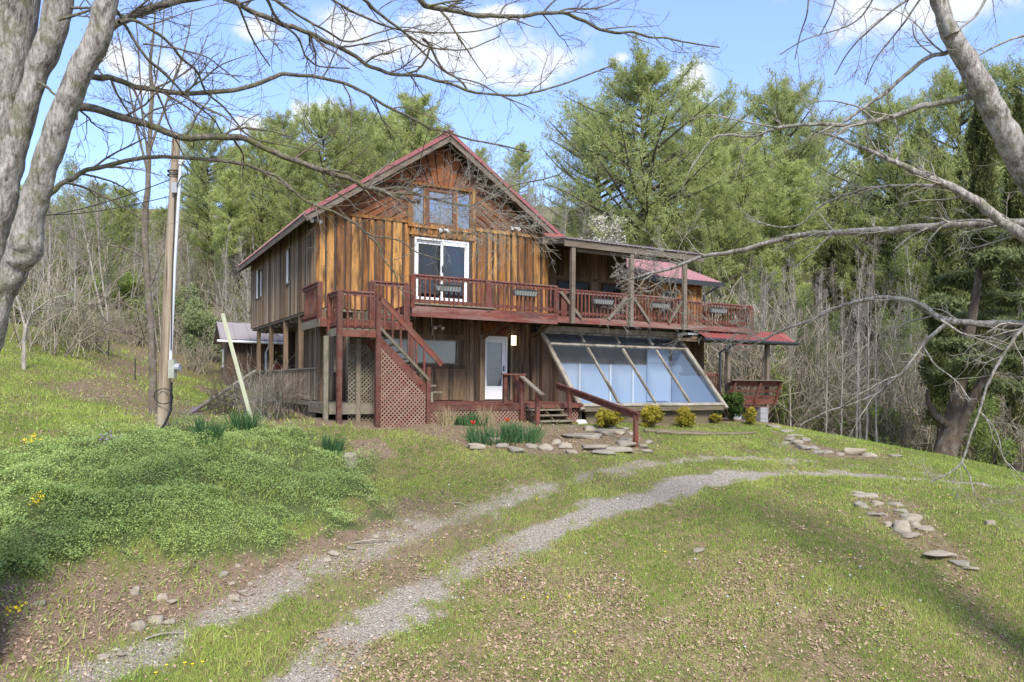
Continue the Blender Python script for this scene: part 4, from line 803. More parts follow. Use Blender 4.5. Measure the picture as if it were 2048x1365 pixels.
m = MB(); m.box(S0+.05, S1-.05, -.35, -.3, -.6+H0, .75+H0); m.box(S0+.05, S1-.05, -2.6, -.35, -.62+H0, -.6+H0); m.box(11.9, 12.9, -.42, -.36, -.55+H0, 1.45+H0); m.add([(S1-.08, -.4, -.6+H0), (S1-.08, -2.75, -.6+H0), (S1-.08, -.75, 1.4+H0), (S1-.08, -.4, 1.4+H0)], [(0, 1, 2, 3)]); m.build('pale_panels_with_haze_sheet', INSUL, sro)  # pale sheet on the right cheek added to imitate haze reflected in the glass
for a in (8.9, 10.2, 11.2): m = MB(); m.box(a, a+.06, -.45, -.36, -.6+H0, .75+H0); m.build('inner_stud', WHITE, sro)
m = MB(); m.box(S0-.2+5.95, S1+.35, -1.3, -.7, 1.86+H0, 1.93+H0); m.build('white_gutter_end', WHITE, sro)
# lower right porch
mb = MB(); mb.box(13.2, 17.5, -1.3, .0, 1.7+H0, 1.8+H0); mb.box(12.6, 17.6, -1.28, -1.2, 1.62+H0, 1.72+H0); mb.build('porch_ceiling', LOWER, cabin)
mb = MB(); mb.tube([R(13.2, -1.95, 1.66), R(18.0, -1.95, 1.66)], .07, 8); mb.tube([R(14.9, -1.9, 1.6), R(14.7, -1.6, 1.45), R(14.45, -1.45, 1.25), R(14.45, -1.45, -.2)], .05, 8); mb.build('gutter', BLACK, cabin)
mb = MB(); mb.add([R(13.4, -1.9, 1.72), R(17.95, -1.9, 1.72), R(18.25, -1.1, 2.08), R(13.4, -1.1, 2.08)], [(0, 1, 2, 3)]); mb.add([R(17.95, -1.9, 1.72), R(18.25, -1.1, 2.08), R(18.25, 2.0, 2.08), R(18.0, 2.0, 1.72)], [(0, 1, 2, 3)][::-1])
for k in range(22): x = 13.5+k*.2; mb.bar(R(x, -1.9, 1.73), R(x+.04, -1.1, 2.09), .03, .025)
mb.box(13.4, 18.25, -1.1, 2, 2.05+H0, 2.09+H0) if False else None
mb.bar(R(15.9, -1.05, 2.1), R(18.3, -1.05, 2.1), .1, .06); mb.build('porch_roof', ROOFB, cabin)
for x in (14.85, 16.9): m = MB(); m.box(x-.07, x+.07, -1.5, -1.36, -1.0+H0, 1.62+H0); m.build('porch_post', BEAM, cabin)
mb = MB()
for k in range(11): mb.box(13.3, 17.3, -1.45+k*.145, -1.315+k*.145, -.78+H0, -.74+H0)
mb.build('right_porch_floor', RED, cabin)
mb = MB()
for z in (-.66, -.44, -.22, .0, .12): mb.add([R(14.75, -1.5-(z+.7)*.25, z), R(17.25, -1.5-(z+.7)*.25, z), R(17.25+.12*(z+.7), -1.5-(z+.85)*.25, z+(.2 if z < -.6 else .12)), R(14.75, -1.5-(z+.85)*.25, z+(.2 if z < -.6 else .12)), R(14.75, -1.46-(z+.7)*.25, z), R(17.25, -1.46-(z+.7)*.25, z), R(17.25, -1.46-(z+.85)*.25, z+.12), R(14.75, -1.46-(z+.85)*.25, z+.12)], [(0, 1, 2, 3), (4, 7, 6, 5), (0, 4, 5, 1), (3, 2, 6, 7), (0, 3, 7, 4), (1, 5, 6, 2)])
sb = mb.build('slatted_bench_rail', RED, cabin)
for x in (14.8, 16.1, 17.2): m = MB(); m.bar(R(x, -1.53, -.72), R(x+.1, -1.8, .2), .1, .05, up=(0, 1, 0)); m.build('post', RED, sb)
m = MB(); m.bar(R(14.6, -1.75, .24), R(17.7, -1.75, .24), .3, .035); m.build('top_rail', GREYW, sb)
railing(cabin, (13.3, -1.2), (14.75, -1.2), -.65, .5, 12, posts=[.4], cap=False)
for x in (15.3, 16.7):
    m = MB()
    for k in range(3): m.box(x-.2, x+.2, -1.5, -1.1, -1.45+k*.225+H0, -1.235+k*.225+H0)
    m.build('block_pier', CONC, cabin)
m = MB(); m.box(14.9, 17.2, -1.2, -1.1, -1.3+H0, -.8+H0); m.build('dark_underfloor_sheet', DARKIN, cabin)  # sheet painted dark for the unlit space under the porch floor
# hanging planters on the balcony railings
def planter(px, py, d, label):
    xi = (px-1024)/F; yi = (770-py)/F; x = xi*CR-yi*SR; A = P0[0]+.486*d; B = P0[1]-.874*d; a = (x*B-A)/(.874-.486*x); z = (xi*SR+yi*CR)*(B+.486*a)+H0
    q = hw(a, d+.12); t = empty('railing_planter', (q[0], q[1], z-.1), math.atan2(.486, .874)); tag(t, label, 'planter', 'wire planters hooked on the balcony railings')
    m = MB(); m.add([(-.36, -.06, 0), (.36, -.06, 0), (.4, -.1, .17), (-.4, -.1, .17), (-.36, .04, 0), (.36, .04, 0), (.4, .05, .17), (-.4, .05, .17)], [(0, 1, 2, 3), (0, 4, 5, 1), (0, 3, 7, 4), (1, 5, 6, 2), (5, 4, 7, 6)]); m.build('liner', plain('pale_liner', (.22, .23, .22), .9), t)
    m = MB(); m.tube([(-.41, -.115, .18), (.41, -.115, .18)], .012, 5); m.tube([(-.37, -.075, .0), (.37, -.075, .0)], .01, 5)
    for k in range(9): x = -.36+k*.09; m.tube([(x, -.08, 0), (x+.03, -.115, .18), (x+.03, .04, .2)], .007, 4)
    m.build('wire_basket', BLACK, t)
planter(892, 578, 2.0, 'wire planter in front of the white sliding door'); planter(1046, 587, 2.0, 'wire planter on the amber wall stretch of the railing, right of the sliding door')
planter(1201, 604, 1.4, 'wire planter on the railing between the two left balcony posts'); planter(1315, 612, 1.4, 'wire planter on the railing under the tangled twigs, between the two right balcony posts'); planter(1431, 622, 1.4, 'wire planter on the end railing, beyond the last balcony post')
# ---------------------------------------------------------------- shed behind the left porch
ORD = ['first', 'second', 'third', 'fourth', 'fifth', 'sixth', 'seventh', 'eighth', 'ninth', 'tenth', 'eleventh', 'twelfth', 'thirteenth', 'fourteenth', 'fifteenth', 'sixteenth', 'seventeenth', 'eighteenth', 'nineteenth', 'twentieth']
def order(objs, text, cat, group, key=None):
    """labels by the order from left to right in the photograph"""
    objs = sorted(objs, key=key or (lambda o: proj(o.matrix_basis.translation)[0])); n = len(objs)
    for i, o in enumerate(objs):
        w_ = ((ORD[i] if i < 20 else '%dth' % (i+1) if (i+1) % 10 not in (1, 2, 3) else '%d%s' % (i+1, ('st', 'nd', 'rd')[i % 10]))+' from the left') if i else 'leftmost'
        tag(o, (text(o) if callable(text) else text)+', '+w_, cat, group)
shed = empty('shed', P(455, 800, 34)*np.array((1, 1, 0))+np.array((0, 0, ZO-.58)), math.atan2(.486, .874)*0.9)
tag(shed, 'weathered grey board shed with brown metal roof beside the left porch', 'shed')
sx, sy = 6.0, 3.0
mb = MB(); mb.box(0.03, sx, 0.03, sy, -0.4, 2.65)
k = 0
while k < sy: mb.box(-.02, 0.028, k, min(k+.12, sy), -.4, 2.65+min(k, sy-k)*.4); k += .16
mb.prism([(0, 0), (0, 0), (0, 0)], 0, 0) if False else None
mb.add([(0, 0, 2.65), (0, sy, 2.65), (0, sy/2, 3.3), (.1, 0, 2.65), (.1, sy, 2.65), (.1, sy/2, 3.3)], [(0, 2, 1), (3, 4, 5), (0, 3, 5, 2), (1, 2, 5, 4)]); k = 0
mb.build('wall', SIDE, shed)
mb = MB(); k = 0
while k < sx: mb.box(k, k+.16, -.03, .028, -.4, 2.6); k += .185
mb.build('front_boards', wood('dark_shed_boards', [(0.07, .045, .03), (.11, .07, .05)], (.03, .02, .015)), shed)
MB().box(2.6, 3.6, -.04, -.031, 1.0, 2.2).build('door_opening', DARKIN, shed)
mb = MB(); mb.add([(-.35, -.45, 2.52), (sx, -.45, 2.52), (sx, sy/2, 3.42), (-.35, sy/2, 3.42), (-.35, sy+.45, 2.52), (sx, sy+.45, 2.52)], [(0, 1, 2, 3), (3, 2, 5, 4)])
mb.add([(-.35, -.45, 2.46), (sx, -.45, 2.46), (sx, sy/2, 3.36), (-.35, sy/2, 3.36), (-.35, sy+.45, 2.46), (sx, sy+.45, 2.46)], [(3, 2, 1, 0), (4, 5, 2, 3)])
for k in range(11): x = -.33+k*.62; mb.bar((x, -.45, 2.54), (x, sy/2, 3.44), .04, .035)
mb.bar((-.35, -.45, 2.49), (-.35, sy/2, 3.39), .03, .1); mb.bar((-.35, sy+.45, 2.49), (-.35, sy/2, 3.39), .03, .1); mb.build('roof', ROOFS, shed)
f = MB().box(-.06, -.022, sy*.62, sy*.92, 1.3, 2.15).build('window', WHITE, shed); MB().box(-.07, -.061, sy*.62+.07, sy*.92-.07, 1.37, 2.08).build('pane', SPRING, f)
mb = MB(); mb.tube([(-.5, -.5, 2.43), (sx, -.5, 2.38)], .06, 8); mb.build('gutter', WHITE, shed)
mb = MB(); mb.tube([(1.75, -.5, 2.4), (1.7, -.3, 2.15), (1.65, -.1, 2.0), (1.65, -.1, .1)], .055, 8); mb.build('downspout', PVC, shed)
# ---------------------------------------------------------------- utility pole
pb = hit1(325, 862); pole_D = pb[1]
pole = empty('utility_pole', pb); tag(pole, 'tall bare wooden utility pole with grey conduit and meter box on the grassy bank', 'utility pole')
def rel(px, py, D=None): return P(px, py, D or pole_D)-pb
mb = MB(); mb.tube([rel(323, 880), rel(330, 760), rel(340, 520), rel(348, 380), rel(352, 280)], [.13, .125, .115, .1, .088], 14); mb.build('pole', POLEM, pole)
mb = MB(); mb.tube([rel(341, 722, pole_D-.12), rel(350, 520, pole_D-.12), rel(361, 330, pole_D-.1), rel(362, 322, pole_D-.1)], .035, 8); mb.build('conduit', PVC, pole)
mb = MB(); mb.tube([rel(362, 330, pole_D-.1), rel(363, 322, pole_D-.1), rel(368, 319, pole_D-.1)], [.06, .07, .05], 8); mb.build('weather_head', PVC, pole)
mb = MB(); c = rel(345, 735, pole_D-.2); mb.box(c[0]-.065, c[0]+.065, c[1]-.08, c[1]+.08, c[2]-.24, c[2]+.17); bx = mb.build('meter_box', plain('grey_green_box', (.33, .34, .28), .6), pole)
mb = MB(); mb.tube([(c[0]+.06, c[1], c[2]), (c[0]+.17, c[1], c[2])], .085, 12); mb.build('meter', GALV, bx)
c = rel(350, 375, pole_D-.14); MB().box(c[0]-.06, c[0]+.06, c[1]-.05, c[1]+.05, c[2]-.13, c[2]+.1).build('junction_box', GALV, pole)
mb = MB(); mb.tube([rel(345, 540, pole_D-.16), rel(348, 470, pole_D-.16), rel(350, 380, pole_D-.17), rel(362, 355, pole_D-.2), rel(376, 350, pole_D-.2), rel(374, 335, pole_D-.2), rel(364, 326, pole_D-.15)], .014, 6)
mb.tube([rel(342, 700, pole_D-.17), rel(345, 540, pole_D-.17)], .014, 6); mb.tube([rel(343, 765, pole_D-.15), rel(342, 820, pole_D-.15), rel(330, 848, pole_D-.2), rel(320, 862, pole_D-.22)], .03, 6)
cc = rel(327, 793, pole_D-.2); mb.tube([cc+np.array((.21*math.cos(t), -.02*math.sin(3*t), .17*math.sin(t))) for t in np.linspace(0, 2*PI, 22)], .012, 5); mb.build('cable', RUBBER, pole)
mb = MB()
for py in (344, 352): a = rel(349, py); mb.tube([a+np.array((.14*math.cos(t), .14*math.sin(t), 0)) for t in np.linspace(0, 2*PI, 14)], .018, 5)
mb.build('strap', RUBBER, pole)
for i, (y0, y1) in enumerate(((360, 425), (392, 400))):
    mb = MB(); A = P(340, y0 if i == 0 else 393, pole_D); B = P(-80, y1+20, 16); mb.tube([A+(B-A)*t-np.array((0, 0, .25*math.sin(PI*t))) for t in np.linspace(0, 1, 12)], .011, 5)
    tag(mb.build('utility_wire', RUBBER), ['upper black wire from the utility pole to the left edge', 'lower black wire from the utility pole to the left edge'][i], 'wire', 'wires running left from the pole')
# leaning pale board
q = hit1(508, 850); t = P(445, 628, q[1]+.4); mb = MB(); mb.bar(q-np.array((0, 0, .1))-q, t-q, .075, .06); tag(mb.build('leaning_post', PLANK, None, q), 'pale green square post leaning left on the grassy bank before the shed', 'post')
# weathered handrail on the left
mb = MB(); q = hit1(360, 850); A = P(352, 846, 19)-q; B = P(512, 742, 25)-q; mb.bar(A, B, .12, .07); mb.bar(A-np.array((0, 0, .22)), B-np.array((0, 0, .2)), .05, .06); hr = mb.build('side_handrail', GREYW, None, q)
tag(hr, 'long grey weathered handrail sloping up to the left porch', 'handrail')
for f_ in (.35, .7, .97): c = A+(B-A)*f_; g = Hh(c[0]+q[0], c[1]+q[1])-q[2]; MB().box(c[0]-.05, c[0]+.05, c[1]-.05, c[1]+.05, g-.2, c[2]).build('post', GREYW, hr)
# ---------------------------------------------------------------- fence posts
for i, (px, pb_, pt_) in enumerate([(173, 680, 655), (217, 720, 680), (270, 760, 718), (2042, 918, 812)]):
    g = hit1(px, pb_); h = (pb_-pt_)*g[1]/F; w_ = .016 if i < 3 else .07; mb = MB(); mb.box(-w_, w_, -w_, w_, -.2, h)
    tag(mb.build('fence_post', BROWNB if i > 2 else BLACK, None, g), ['thin dark stake highest on the grassy path', 'thin dark stake midway on the grassy path', 'thin dark stake lowest on the path, beside the pole', 'round wooden fence post at the right edge, past the dark trunk'][i], 'post', 'fence posts' if i < 3 else None)
# ---------------------------------------------------------------- rocks
def rock_mesh(seed, sx, sy, sz, flat=.5):
    r = np.random.default_rng(seed); bm_ = []
    nu, nv = 18, 11; V = []
    ph = r.uniform(0, 6, 6); k = r.uniform(.5, 1, 6)
    for j in range(nv+1):
        v = PI*j/nv
        for i in range(nu):
            u = 2*PI*i/nu; x, y, z = math.cos(u)*math.sin(v), math.sin(u)*math.sin(v), math.cos(v)
            e = flat; sg = lambda a, p: math.copysign(abs(a)**p, a); x, y, z = sg(x, e+.15), sg(y, e+.15), sg(z, e)
            n = 1+.13*math.sin(2*x*k[0]*2+ph[0]+y)+.11*math.sin(3*y*k[1]*2+ph[1]+z*2)+.10*math.sin(4*x*k[2]+3*z+ph[2])+r.normal(0, .035)
            V.append((x*n*sx, y*n*sy, z*(1+.1*math.sin(3*x+ph[3])+.08*math.sin(4*y+ph[4]))*sz))
    Fc = [(j*nu+i, j*nu+(i+1) % nu, (j+1)*nu+(i+1) % nu, (j+1)*nu+i) for j in range(nv) for i in range(nu)]
    V = np.array(V); sc3 = np.array((sx, sy, sz)); U_ = V/sc3
    for _ in range(9):
        nn = r.normal(size=3)*np.array((1, 1, .8)); nn /= np.linalg.norm(nn); c = r.uniform(.62, .92); dd = U_@nn-c; U_ = U_-np.maximum(dd, 0)[:, None]*nn
    V = U_*sc3
    return np_mesh('rock', np.array(V), np.array([f[::-1] for f in Fc]))
ROCKS = {}
def rock(px, py, wpx, hpx, grp, mat=None, depth=.75, rz=0, up=0.0, sink=.3, flat=.5):
    sink = max(sink, .4) if grp in ('pile', 'heap', 'drive', 'lawn') else sink
    g = hit1(px, py+hpx*.3); s = g[1]/F; sx_ = wpx*s/2; sz_ = max(hpx*s/2*.9, .02); o = link('rock', rock_mesh(int(px*7+py), sx_, sx_*depth, sz_, flat), mat or (STONET if (px+py) % 3 == 0 else STONE), None, (g[0], g[1], g[2]+sz_*(1-sink*2)+up), rz)
    ROCKS.setdefault(grp, []).append(o); return o
# flower bed edge
for p in [(955,893,42,16),(985,882,30,16),(1005,892,30,14),(1035,899,36,14),(1062,893,30,12),(1088,895,34,18),(1112,886,24,14),(1130,892,28,16),(1142,905,26,12)]: rock(*p, 'bed')
# flagstone steps and wall by the handrail
for p in [(1160,872,95,10),(1215,862,70,9),(1185,893,60,9),(1232,897,70,12),(1255,888,52,16),(1205,905,48,10)]: rock(*p, 'flag', STONE, .8, random.uniform(-.2, .2), 0, .3, .3)
for p in [(1168,831,30,8),(1152,840,22,10),(1163,845,26,16),(1188,838,26,10),(1180,857,34,16),(1200,852,26,9),(1215,868,30,14),(1225,855,22,8),(1240,866,24,12),(1250,858,22,9),(1262,868,26,12),(1250,878,28,12),(1240,886,20,10),(1284,892,24,12),(1296,884,20,10),(1290,902,26,8)]:
    rock(*p, 'wall', plain('white_stone', (.62, .6, .55), .9) if p[0] == 1163 else None, .8, random.uniform(-.6, .6))
# right heap
for p in [(1549,852,32,12),(1572,862,26,10),(1590,870,30,8),(1580,878,26,14),(1597,884,28,16),(1612,880,22,12),(1607,893,34,18),(1626,896,24,12),(1570,886,16,10),(1635,904,30,12),(1652,903,30,10),(1702,902,50,22),(1742,910,34,12),(1680,908,22,10),(1790,912,40,6)]: rock(*p, 'heap')
for p in [(1735,992,60,10),(1715,985,40,8),(1722,1010,34,20),(1755,1005,34,12),(1790,1008,34,12),(1745,1028,30,10),(1765,1030,26,10),(1820,1033,46,20),(1800,1022,26,12),(1804,1052,44,34),(1776,1050,24,14),(1830,1050,30,20),(1850,1055,38,12),(1820,1070,40,12),(1878,1107,72,16),(1920,1124,50,14),(1940,1138,34,8),(1980,1043,22,20)]: rock(*p, 'pile', None, .75, random.uniform(-.5, .5), 0, .3, .4)
# along the drive, left bank
for p in [(270,1180,26,30),(325,1193,22,18),(342,1202,26,12),(278,1250,36,28),(312,1238,34,22),(338,1243,26,16),(448,1150,20,16),(464,1168,16,12),(468,1195,28,14),(486,1182,24,12),(500,1190,16,8),(502,1168,14,10),(265,1298,22,10),(240,1308,26,10),(205,1315,30,14),(260,1320,30,12),(668,1107,26,14),(655,1118,22,8),(700,1098,20,8),(752,1075,16,8),(78,1210,20,16),(475,1133,14,10)]: rock(*p, 'drive', STONET if p[2] > 25 else None, .7, random.uniform(-.6, .6))
for p in [(703,920,30,46)]: rock(*p, 'single', STONE)
for p in [(1398,1102,30,12),(703,1247,16,12),(650,1290,20,10),(1006,1005,12,6)]: rock(*p, 'lawn')
TXT = {'bed': ('rough grey stone edging the tulip bed', 'stones edging the flower bed'), 'flag': ('flat slab of the stone path below the porch steps', 'flagstones below the porch steps'), 'wall': ('small stone of the dry wall beside the long red handrail', 'stones of the low dry wall'),
 'heap': ('grey stone in the row crossing the lawn right of the cabin', 'stones heaped right of the cabin'), 'pile': ('weathered slab lying in the pile on the right hand lawn', 'slabs piled on the right lawn'), 'drive': ('stone lying in the dirt at the foot of the left bank', 'stones along the left edge of the drive'),
 'lawn': ('lone stone poking out of the lawn by the drive', 'lone stones in the lawn')}
for k, v in ROCKS.items():
    if k == 'single': tag(v[0], 'upright grey boulder beside the iris clump at the end of the green bank', 'rock')
    else: order(v, TXT[k][0], 'rock', TXT[k][1])
# rotten log edging
A = hit1(1288, 866); B = hit1(1512, 870); mb = MB(); L_ = B-A; pts = [L_*t+np.array((0, random.uniform(-.04, .04), random.uniform(0, .03)+Hh(*(A+L_*t)[:2])-(A[2]+L_[2]*t)+.03)) for t in np.linspace(0, 1, 12)]
mb.tube([L_*t+(0, 0, .0) for t in (0, .01)], .01, 5) if False else None
mb.tube(pts[:9], [.06, .08, .075, .08, .07, .08, .07, .075, .05], 7); mb.tube([p+np.array((0, -.16, -.01)) for p in pts[1:7]], [.04, .06, .055, .06, .05, .03], 7); mb.tube(pts[8:], [.04, .06, .055, .03], 7)
tag(mb.build('log_edging', LOGM, None, A), 'long rotten timber edging lying on the lawn under the golden bushes', 'log')
for i, (px, py, L0, an) in enumerate([(705, 1090, .9, .4), (290, 1285, .5, .7), (905, 1010, .35, -.4)]):
    g = hit1(px, py); mb = MB(); mb.tube([np.array((t*L0*math.cos(an), t*L0*math.sin(an), .02+.03*math.sin(4*t))) for t in np.linspace(0, 1, 6)], [.015, .014, .012, .01, .008, .004], 5)
    tag(mb.build('fallen_stick', PALE, None, g), ['long pale fallen stick by the upper wheel track', 'short pale stick beside the stones at the foot of the bank', 'dark short stick between the wheel tracks'][i], 'stick', 'fallen sticks')
# ---------------------------------------------------------------- leafy things
def leaf_cloud(c, rad, n, size, nb, zsq=1.0, lumps=14, elong=1.6, bright=None, surf=.55):
    """n little leaves spread through a lumpy volume"""
    lc = unit(rng.normal(size=(lumps, 3)))*rng.uniform(.2, .88, (lumps, 1)); lc[:, 2] *= zsq; lr = rng.uniform(.28, .5, lumps)*(14/lumps)**.4
    i = rng.integers(0, lumps, n); p = lc[i]+unit(rng.normal(size=(n, 3)))*(lr[i]*rng.uniform(surf, 1.05, n))[:, None]*np.array((1, 1, zsq))
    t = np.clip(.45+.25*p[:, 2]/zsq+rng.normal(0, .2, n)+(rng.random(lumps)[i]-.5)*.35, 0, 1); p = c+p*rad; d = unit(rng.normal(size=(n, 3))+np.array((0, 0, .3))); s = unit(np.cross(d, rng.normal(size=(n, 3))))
    sz = size*rng.uniform(.6, 1.3, n)[:, None]; V = np.stack([p-s*sz*.5, p+s*sz*.5, p+d*sz*elong], 1).reshape(-1, 3)
    nb.add(V, np.arange(n*3).reshape(-1, 3), np.repeat(t, 3))
def bush(name, px, py, wpx, hpx, mat, n, size, label, cat='shrub', group=None, stems=18, bk=BROWNB, pos=None):
    g = hit1(px, py) if pos is None else np.array((pos[0], pos[1], float(Hh(pos[0], pos[1])))); s = g[1]/F; W_ = wpx*s/2; Hgt = hpx*s; o = empty(name, g); nb = NB()
    leaf_cloud(np.array((0, 0, Hgt*.5)), np.array((W_, W_, Hgt*.56))*.92, n, size, nb, 1, 46, 2.4, surf=.15); link('foliage', nb.mesh('foliage'), mat, o)
    p = np.zeros((stems, 3)); d = unit(np.c_[rng.normal(0, .6, (stems, 2)), np.ones(stems)]); pa = grow(p, d, np.full(stems, Hgt*.8), 5, .12); V, Fc = tubes(pa, np.linspace(.012, .003, 5)[None].repeat(stems, 0), 4)
    link('stem', np_mesh('stem', V, Fc), bk, o); tag(o, label, cat, group); return o
GG = 'golden bushes in front of the sunroom'
bush('golden_bush', 1218, 858, 66, 44, GOLD, 4200, .035, 'golden yellow bush behind the long red handrail, leftmost of the golden bushes', 'shrub', GG)
bush('golden_bush', 1301, 856, 62, 44, GOLD, 4200, .035, 'golden yellow bush just right of the end of the long handrail', 'shrub', GG)
bush('golden_bush', 1371, 855, 62, 44, GOLD, 4200, .035, 'golden yellow bush under the right half of the sunroom', 'shrub', GG)
bush('golden_bush', 1432, 848, 28, 22, GOLD, 700, .035, 'smallest golden bush, thin and half green, below the sunroom corner', 'shrub', GG)
bush('golden_bush', 1500, 850, 36, 34, GOLD, 2200, .035, 'golden yellow bush before the block piers, rightmost of the golden bushes', 'shrub', GG)
bush('boxwood_bush', 1455, 832, 66, 66, BOXW, 7000, .045, 'dark green leafy bush between the sunroom and the red porch', 'shrub', pos=hw(13.85, 2.6))
def spikes(name, px, py, wpx, hpx, n, label, cat, mat=IRIS, width=.012, group=None, spread=.4, flower=None):
    g = hit1(px, py); s = g[1]/F; W_ = wpx*s/2; Hh_ = hpx*s; o = empty(name, g); p = np.c_[rng.uniform(-W_, W_, n)*spread*1.6, rng.uniform(-W_, W_, n)*spread, np.zeros(n)]; p[:, 2] = Hh(p[:, 0]+g[0], p[:, 1]+g[1])-g[2]-.01
    d = unit(np.c_[p[:, :2]/max(W_, .1)*.5+rng.normal(0, .16, (n, 2)), np.ones(n)]); L_ = Hh_*rng.uniform(.6, 1.08, n); pa = grow(p, d, L_, 4, .07); sd_ = unit(np.cross(d, rng.normal(size=(n, 3))))
    wd = np.array([1, .9, .6, .1])[None, :, None]*width*rng.uniform(.7, 1.2, n)[:, None, None]; A = pa-sd_[:, None]*wd; B = pa+sd_[:, None]*wd; V = np.stack([A, B], 2).reshape(n, 8, 3)
    Fq = np.array([(0, 1, 3, 2), (2, 3, 5, 4), (4, 5, 7, 6)]); Fc = (np.arange(n)[:, None, None]*8+Fq[None]).reshape(-1, 4); link('blades', np_mesh('blades', V.reshape(-1, 3), Fc, np.repeat(rng.random(n), 8)), mat, o)
    tag(o, label, cat, group); return o
spikes('iris_clump', 414, 888, 58, 56, 220, 'dark green spiky iris clump on the bank right of the utility pole', 'plant', width=.014)
spikes('iris_clump', 487, 862, 60, 44, 180, 'spiky iris clump at the foot of the leaning pale post', 'plant', width=.013)
spikes('iris_clump', 664, 908, 44, 38, 170, 'low dark green iris clump beside the upright boulder', 'plant', width=.013)
spikes('daffodil_leaves', 937, 849, 70, 28, 240, 'band of blue green bulb leaves against the lattice, behind the red flowers', 'plant', width=.014, spread=.6)
spikes('daffodil_leaves', 985, 884, 96, 36, 260, 'row of upright bulb leaves in the front of the stone edged bed, left half', 'plant', width=.014, spread=.6)
spikes('daffodil_leaves', 1045, 882, 70, 38, 230, 'row of upright bulb leaves in the stone edged bed below the steps', 'plant', width=.014, spread=.6)
STRAW = leafm('straw_stalks', [(.1, (.25, .2, .1)), (.9, (.5, .42, .25))], .1, 3, .1)
spikes('dry_grass_clump', 893, 852, 56, 44, 120, 'dry straw coloured clump left of the blue green leaves by the lattice', 'plant', STRAW, .006, spread=.3); spikes('dry_grass_clump', 975, 852, 56, 44, 120, 'dry straw coloured clump right of the blue green leaves by the lattice', 'plant', STRAW, .006, spread=.3)
for i, (px, py) in enumerate([(946, 849), (1014, 844)]):
    g = hit1(px, py+22); h = 24*g[1]/F; t = empty('red_tulip', g); tag(t, ['red tulip left of the other, nearer the lattice middle', 'red tulip right of the other, in front of the lattice by the steps'][i], 'flower', 'red tulips in the bed')
    MB().tube([(0, 0, 0), (.01, 0, h*.5), (0, 0, h-.03)], .006, 5).build('stem', IRIS, t); m = MB()
    for k in range(6):
        a = k*PI/3; c, s = math.cos(a), math.sin(a); m.add([(0, 0, h-.04), (c*.05-s*.03, s*.05+c*.03, h), (c*.065, s*.065, h+.07), (c*.05+s*.03, s*.05-c*.03, h)], [(0, 1, 2, 3)])
    m.build('petals', REDP, t)
for i, (px, py, w_) in enumerate([(213, 892, 50), (455, 818, 60), (390, 830, 50)]):
    g = hit1(px, py); s = g[1]/F; nb = NB(); leaf_cloud(np.array((0, 0, .12)), np.array((w_*s*.6, .35, .16)), 70, .024, nb, surf=.1); 
    tag(link('purple_flowers', nb.mesh('purple_flowers'), PURP, None, g), ['patch of small purple flowers on the left bank below the pole', 'patch of purple flowers beside the leaning post', 'purple flowers close right of the utility pole'][i], 'flowers', 'purple wildflowers', 'stuff')
for i, (px, py, w_) in enumerate([(60, 905, 50), (82, 1035, 14), (34, 1258, 26)]):
    g = hit1(px, py); s = g[1]/F; nb = NB(); leaf_cloud(np.array((0, 0, .25)), np.array((w_*s*.6, .3, .12)), 45, .024, nb, surf=.1)
    tag(link('yellow_flowers', nb.mesh('yellow_flowers'), YELP, None, g), ['strip of yellow flowers at the top left of the bank', 'small yellow flower head standing up in the left bank', 'yellow flowering weed in the bottom left corner'][i], 'flowers', 'yellow wildflowers', 'stuff')
# dandelions
def head(mat, r, h, name, label, grp, spots):
    m = MB(); 
    for k in range(5): 
        for j in range(8):
            a = j*PI/4; b = k*PI/5*.5; a2 = a+PI/4; b2 = (k+1)*PI/5*.5; f = lambda a, b: (r*math.cos(a)*math.cos(b), r*math.sin(a)*math.cos(b), h+r*(.8 if mat is PUFF else .35)*math.sin(b)); m.add([f(a, b), f(a2, b), f(a2, b2), f(a, b2)], [(0, 1, 2, 3)])
    m.tube([(0, 0, 0), (0, 0, h)], .004, 4); o0 = None
    for px, py in spots:
        g = hit1(px, py)
        if o0 is None: o0 = m.build(name, mat); o = o0
        else: o = o0.copy(); COL.objects.link(o)
        o.location = g; tag(o, label, 'flower', grp)
YS_ = [(370,1332),(333,1340),(405,1330),(385,1338),(312,1352),(1095,1203),(1048,1202),(1150,1272),(1138,1200),(864,1088),(1073,1002),(1640,1010),(1655,1050),(1700,1115),(1765,1225),(1810,1060),(1900,1000),(1945,985),(1440,1005),(1880,975),(1370,905),(1420,880),(1460,862),(1340,890),(1560,1140),(1330,1110)]
head(YELP, .022, .04, 'dandelion', 'small yellow dandelion dotted in the short grass', 'yellow dandelions in the lawn', YS_)
PS_ = [(1050,1165),(1041,1152),(926,1203),(1230,1166),(1246,1168),(1171,1114),(703,1347),(1149,1235),(1490,1305),(1530,1090),(1580,1235),(1555,1215),(1660,1188),(1700,1160),(1590,1225),(1605,1160),(1640,1130),(1720,1140),(1390,1125),(1840,1210),(1455,1202),(898,975)]
head(PUFF, .022, .05, 'dandelion_puff', 'grey white dandelion seed head standing in the grass', 'dandelion seed heads in the lawn', PS_)
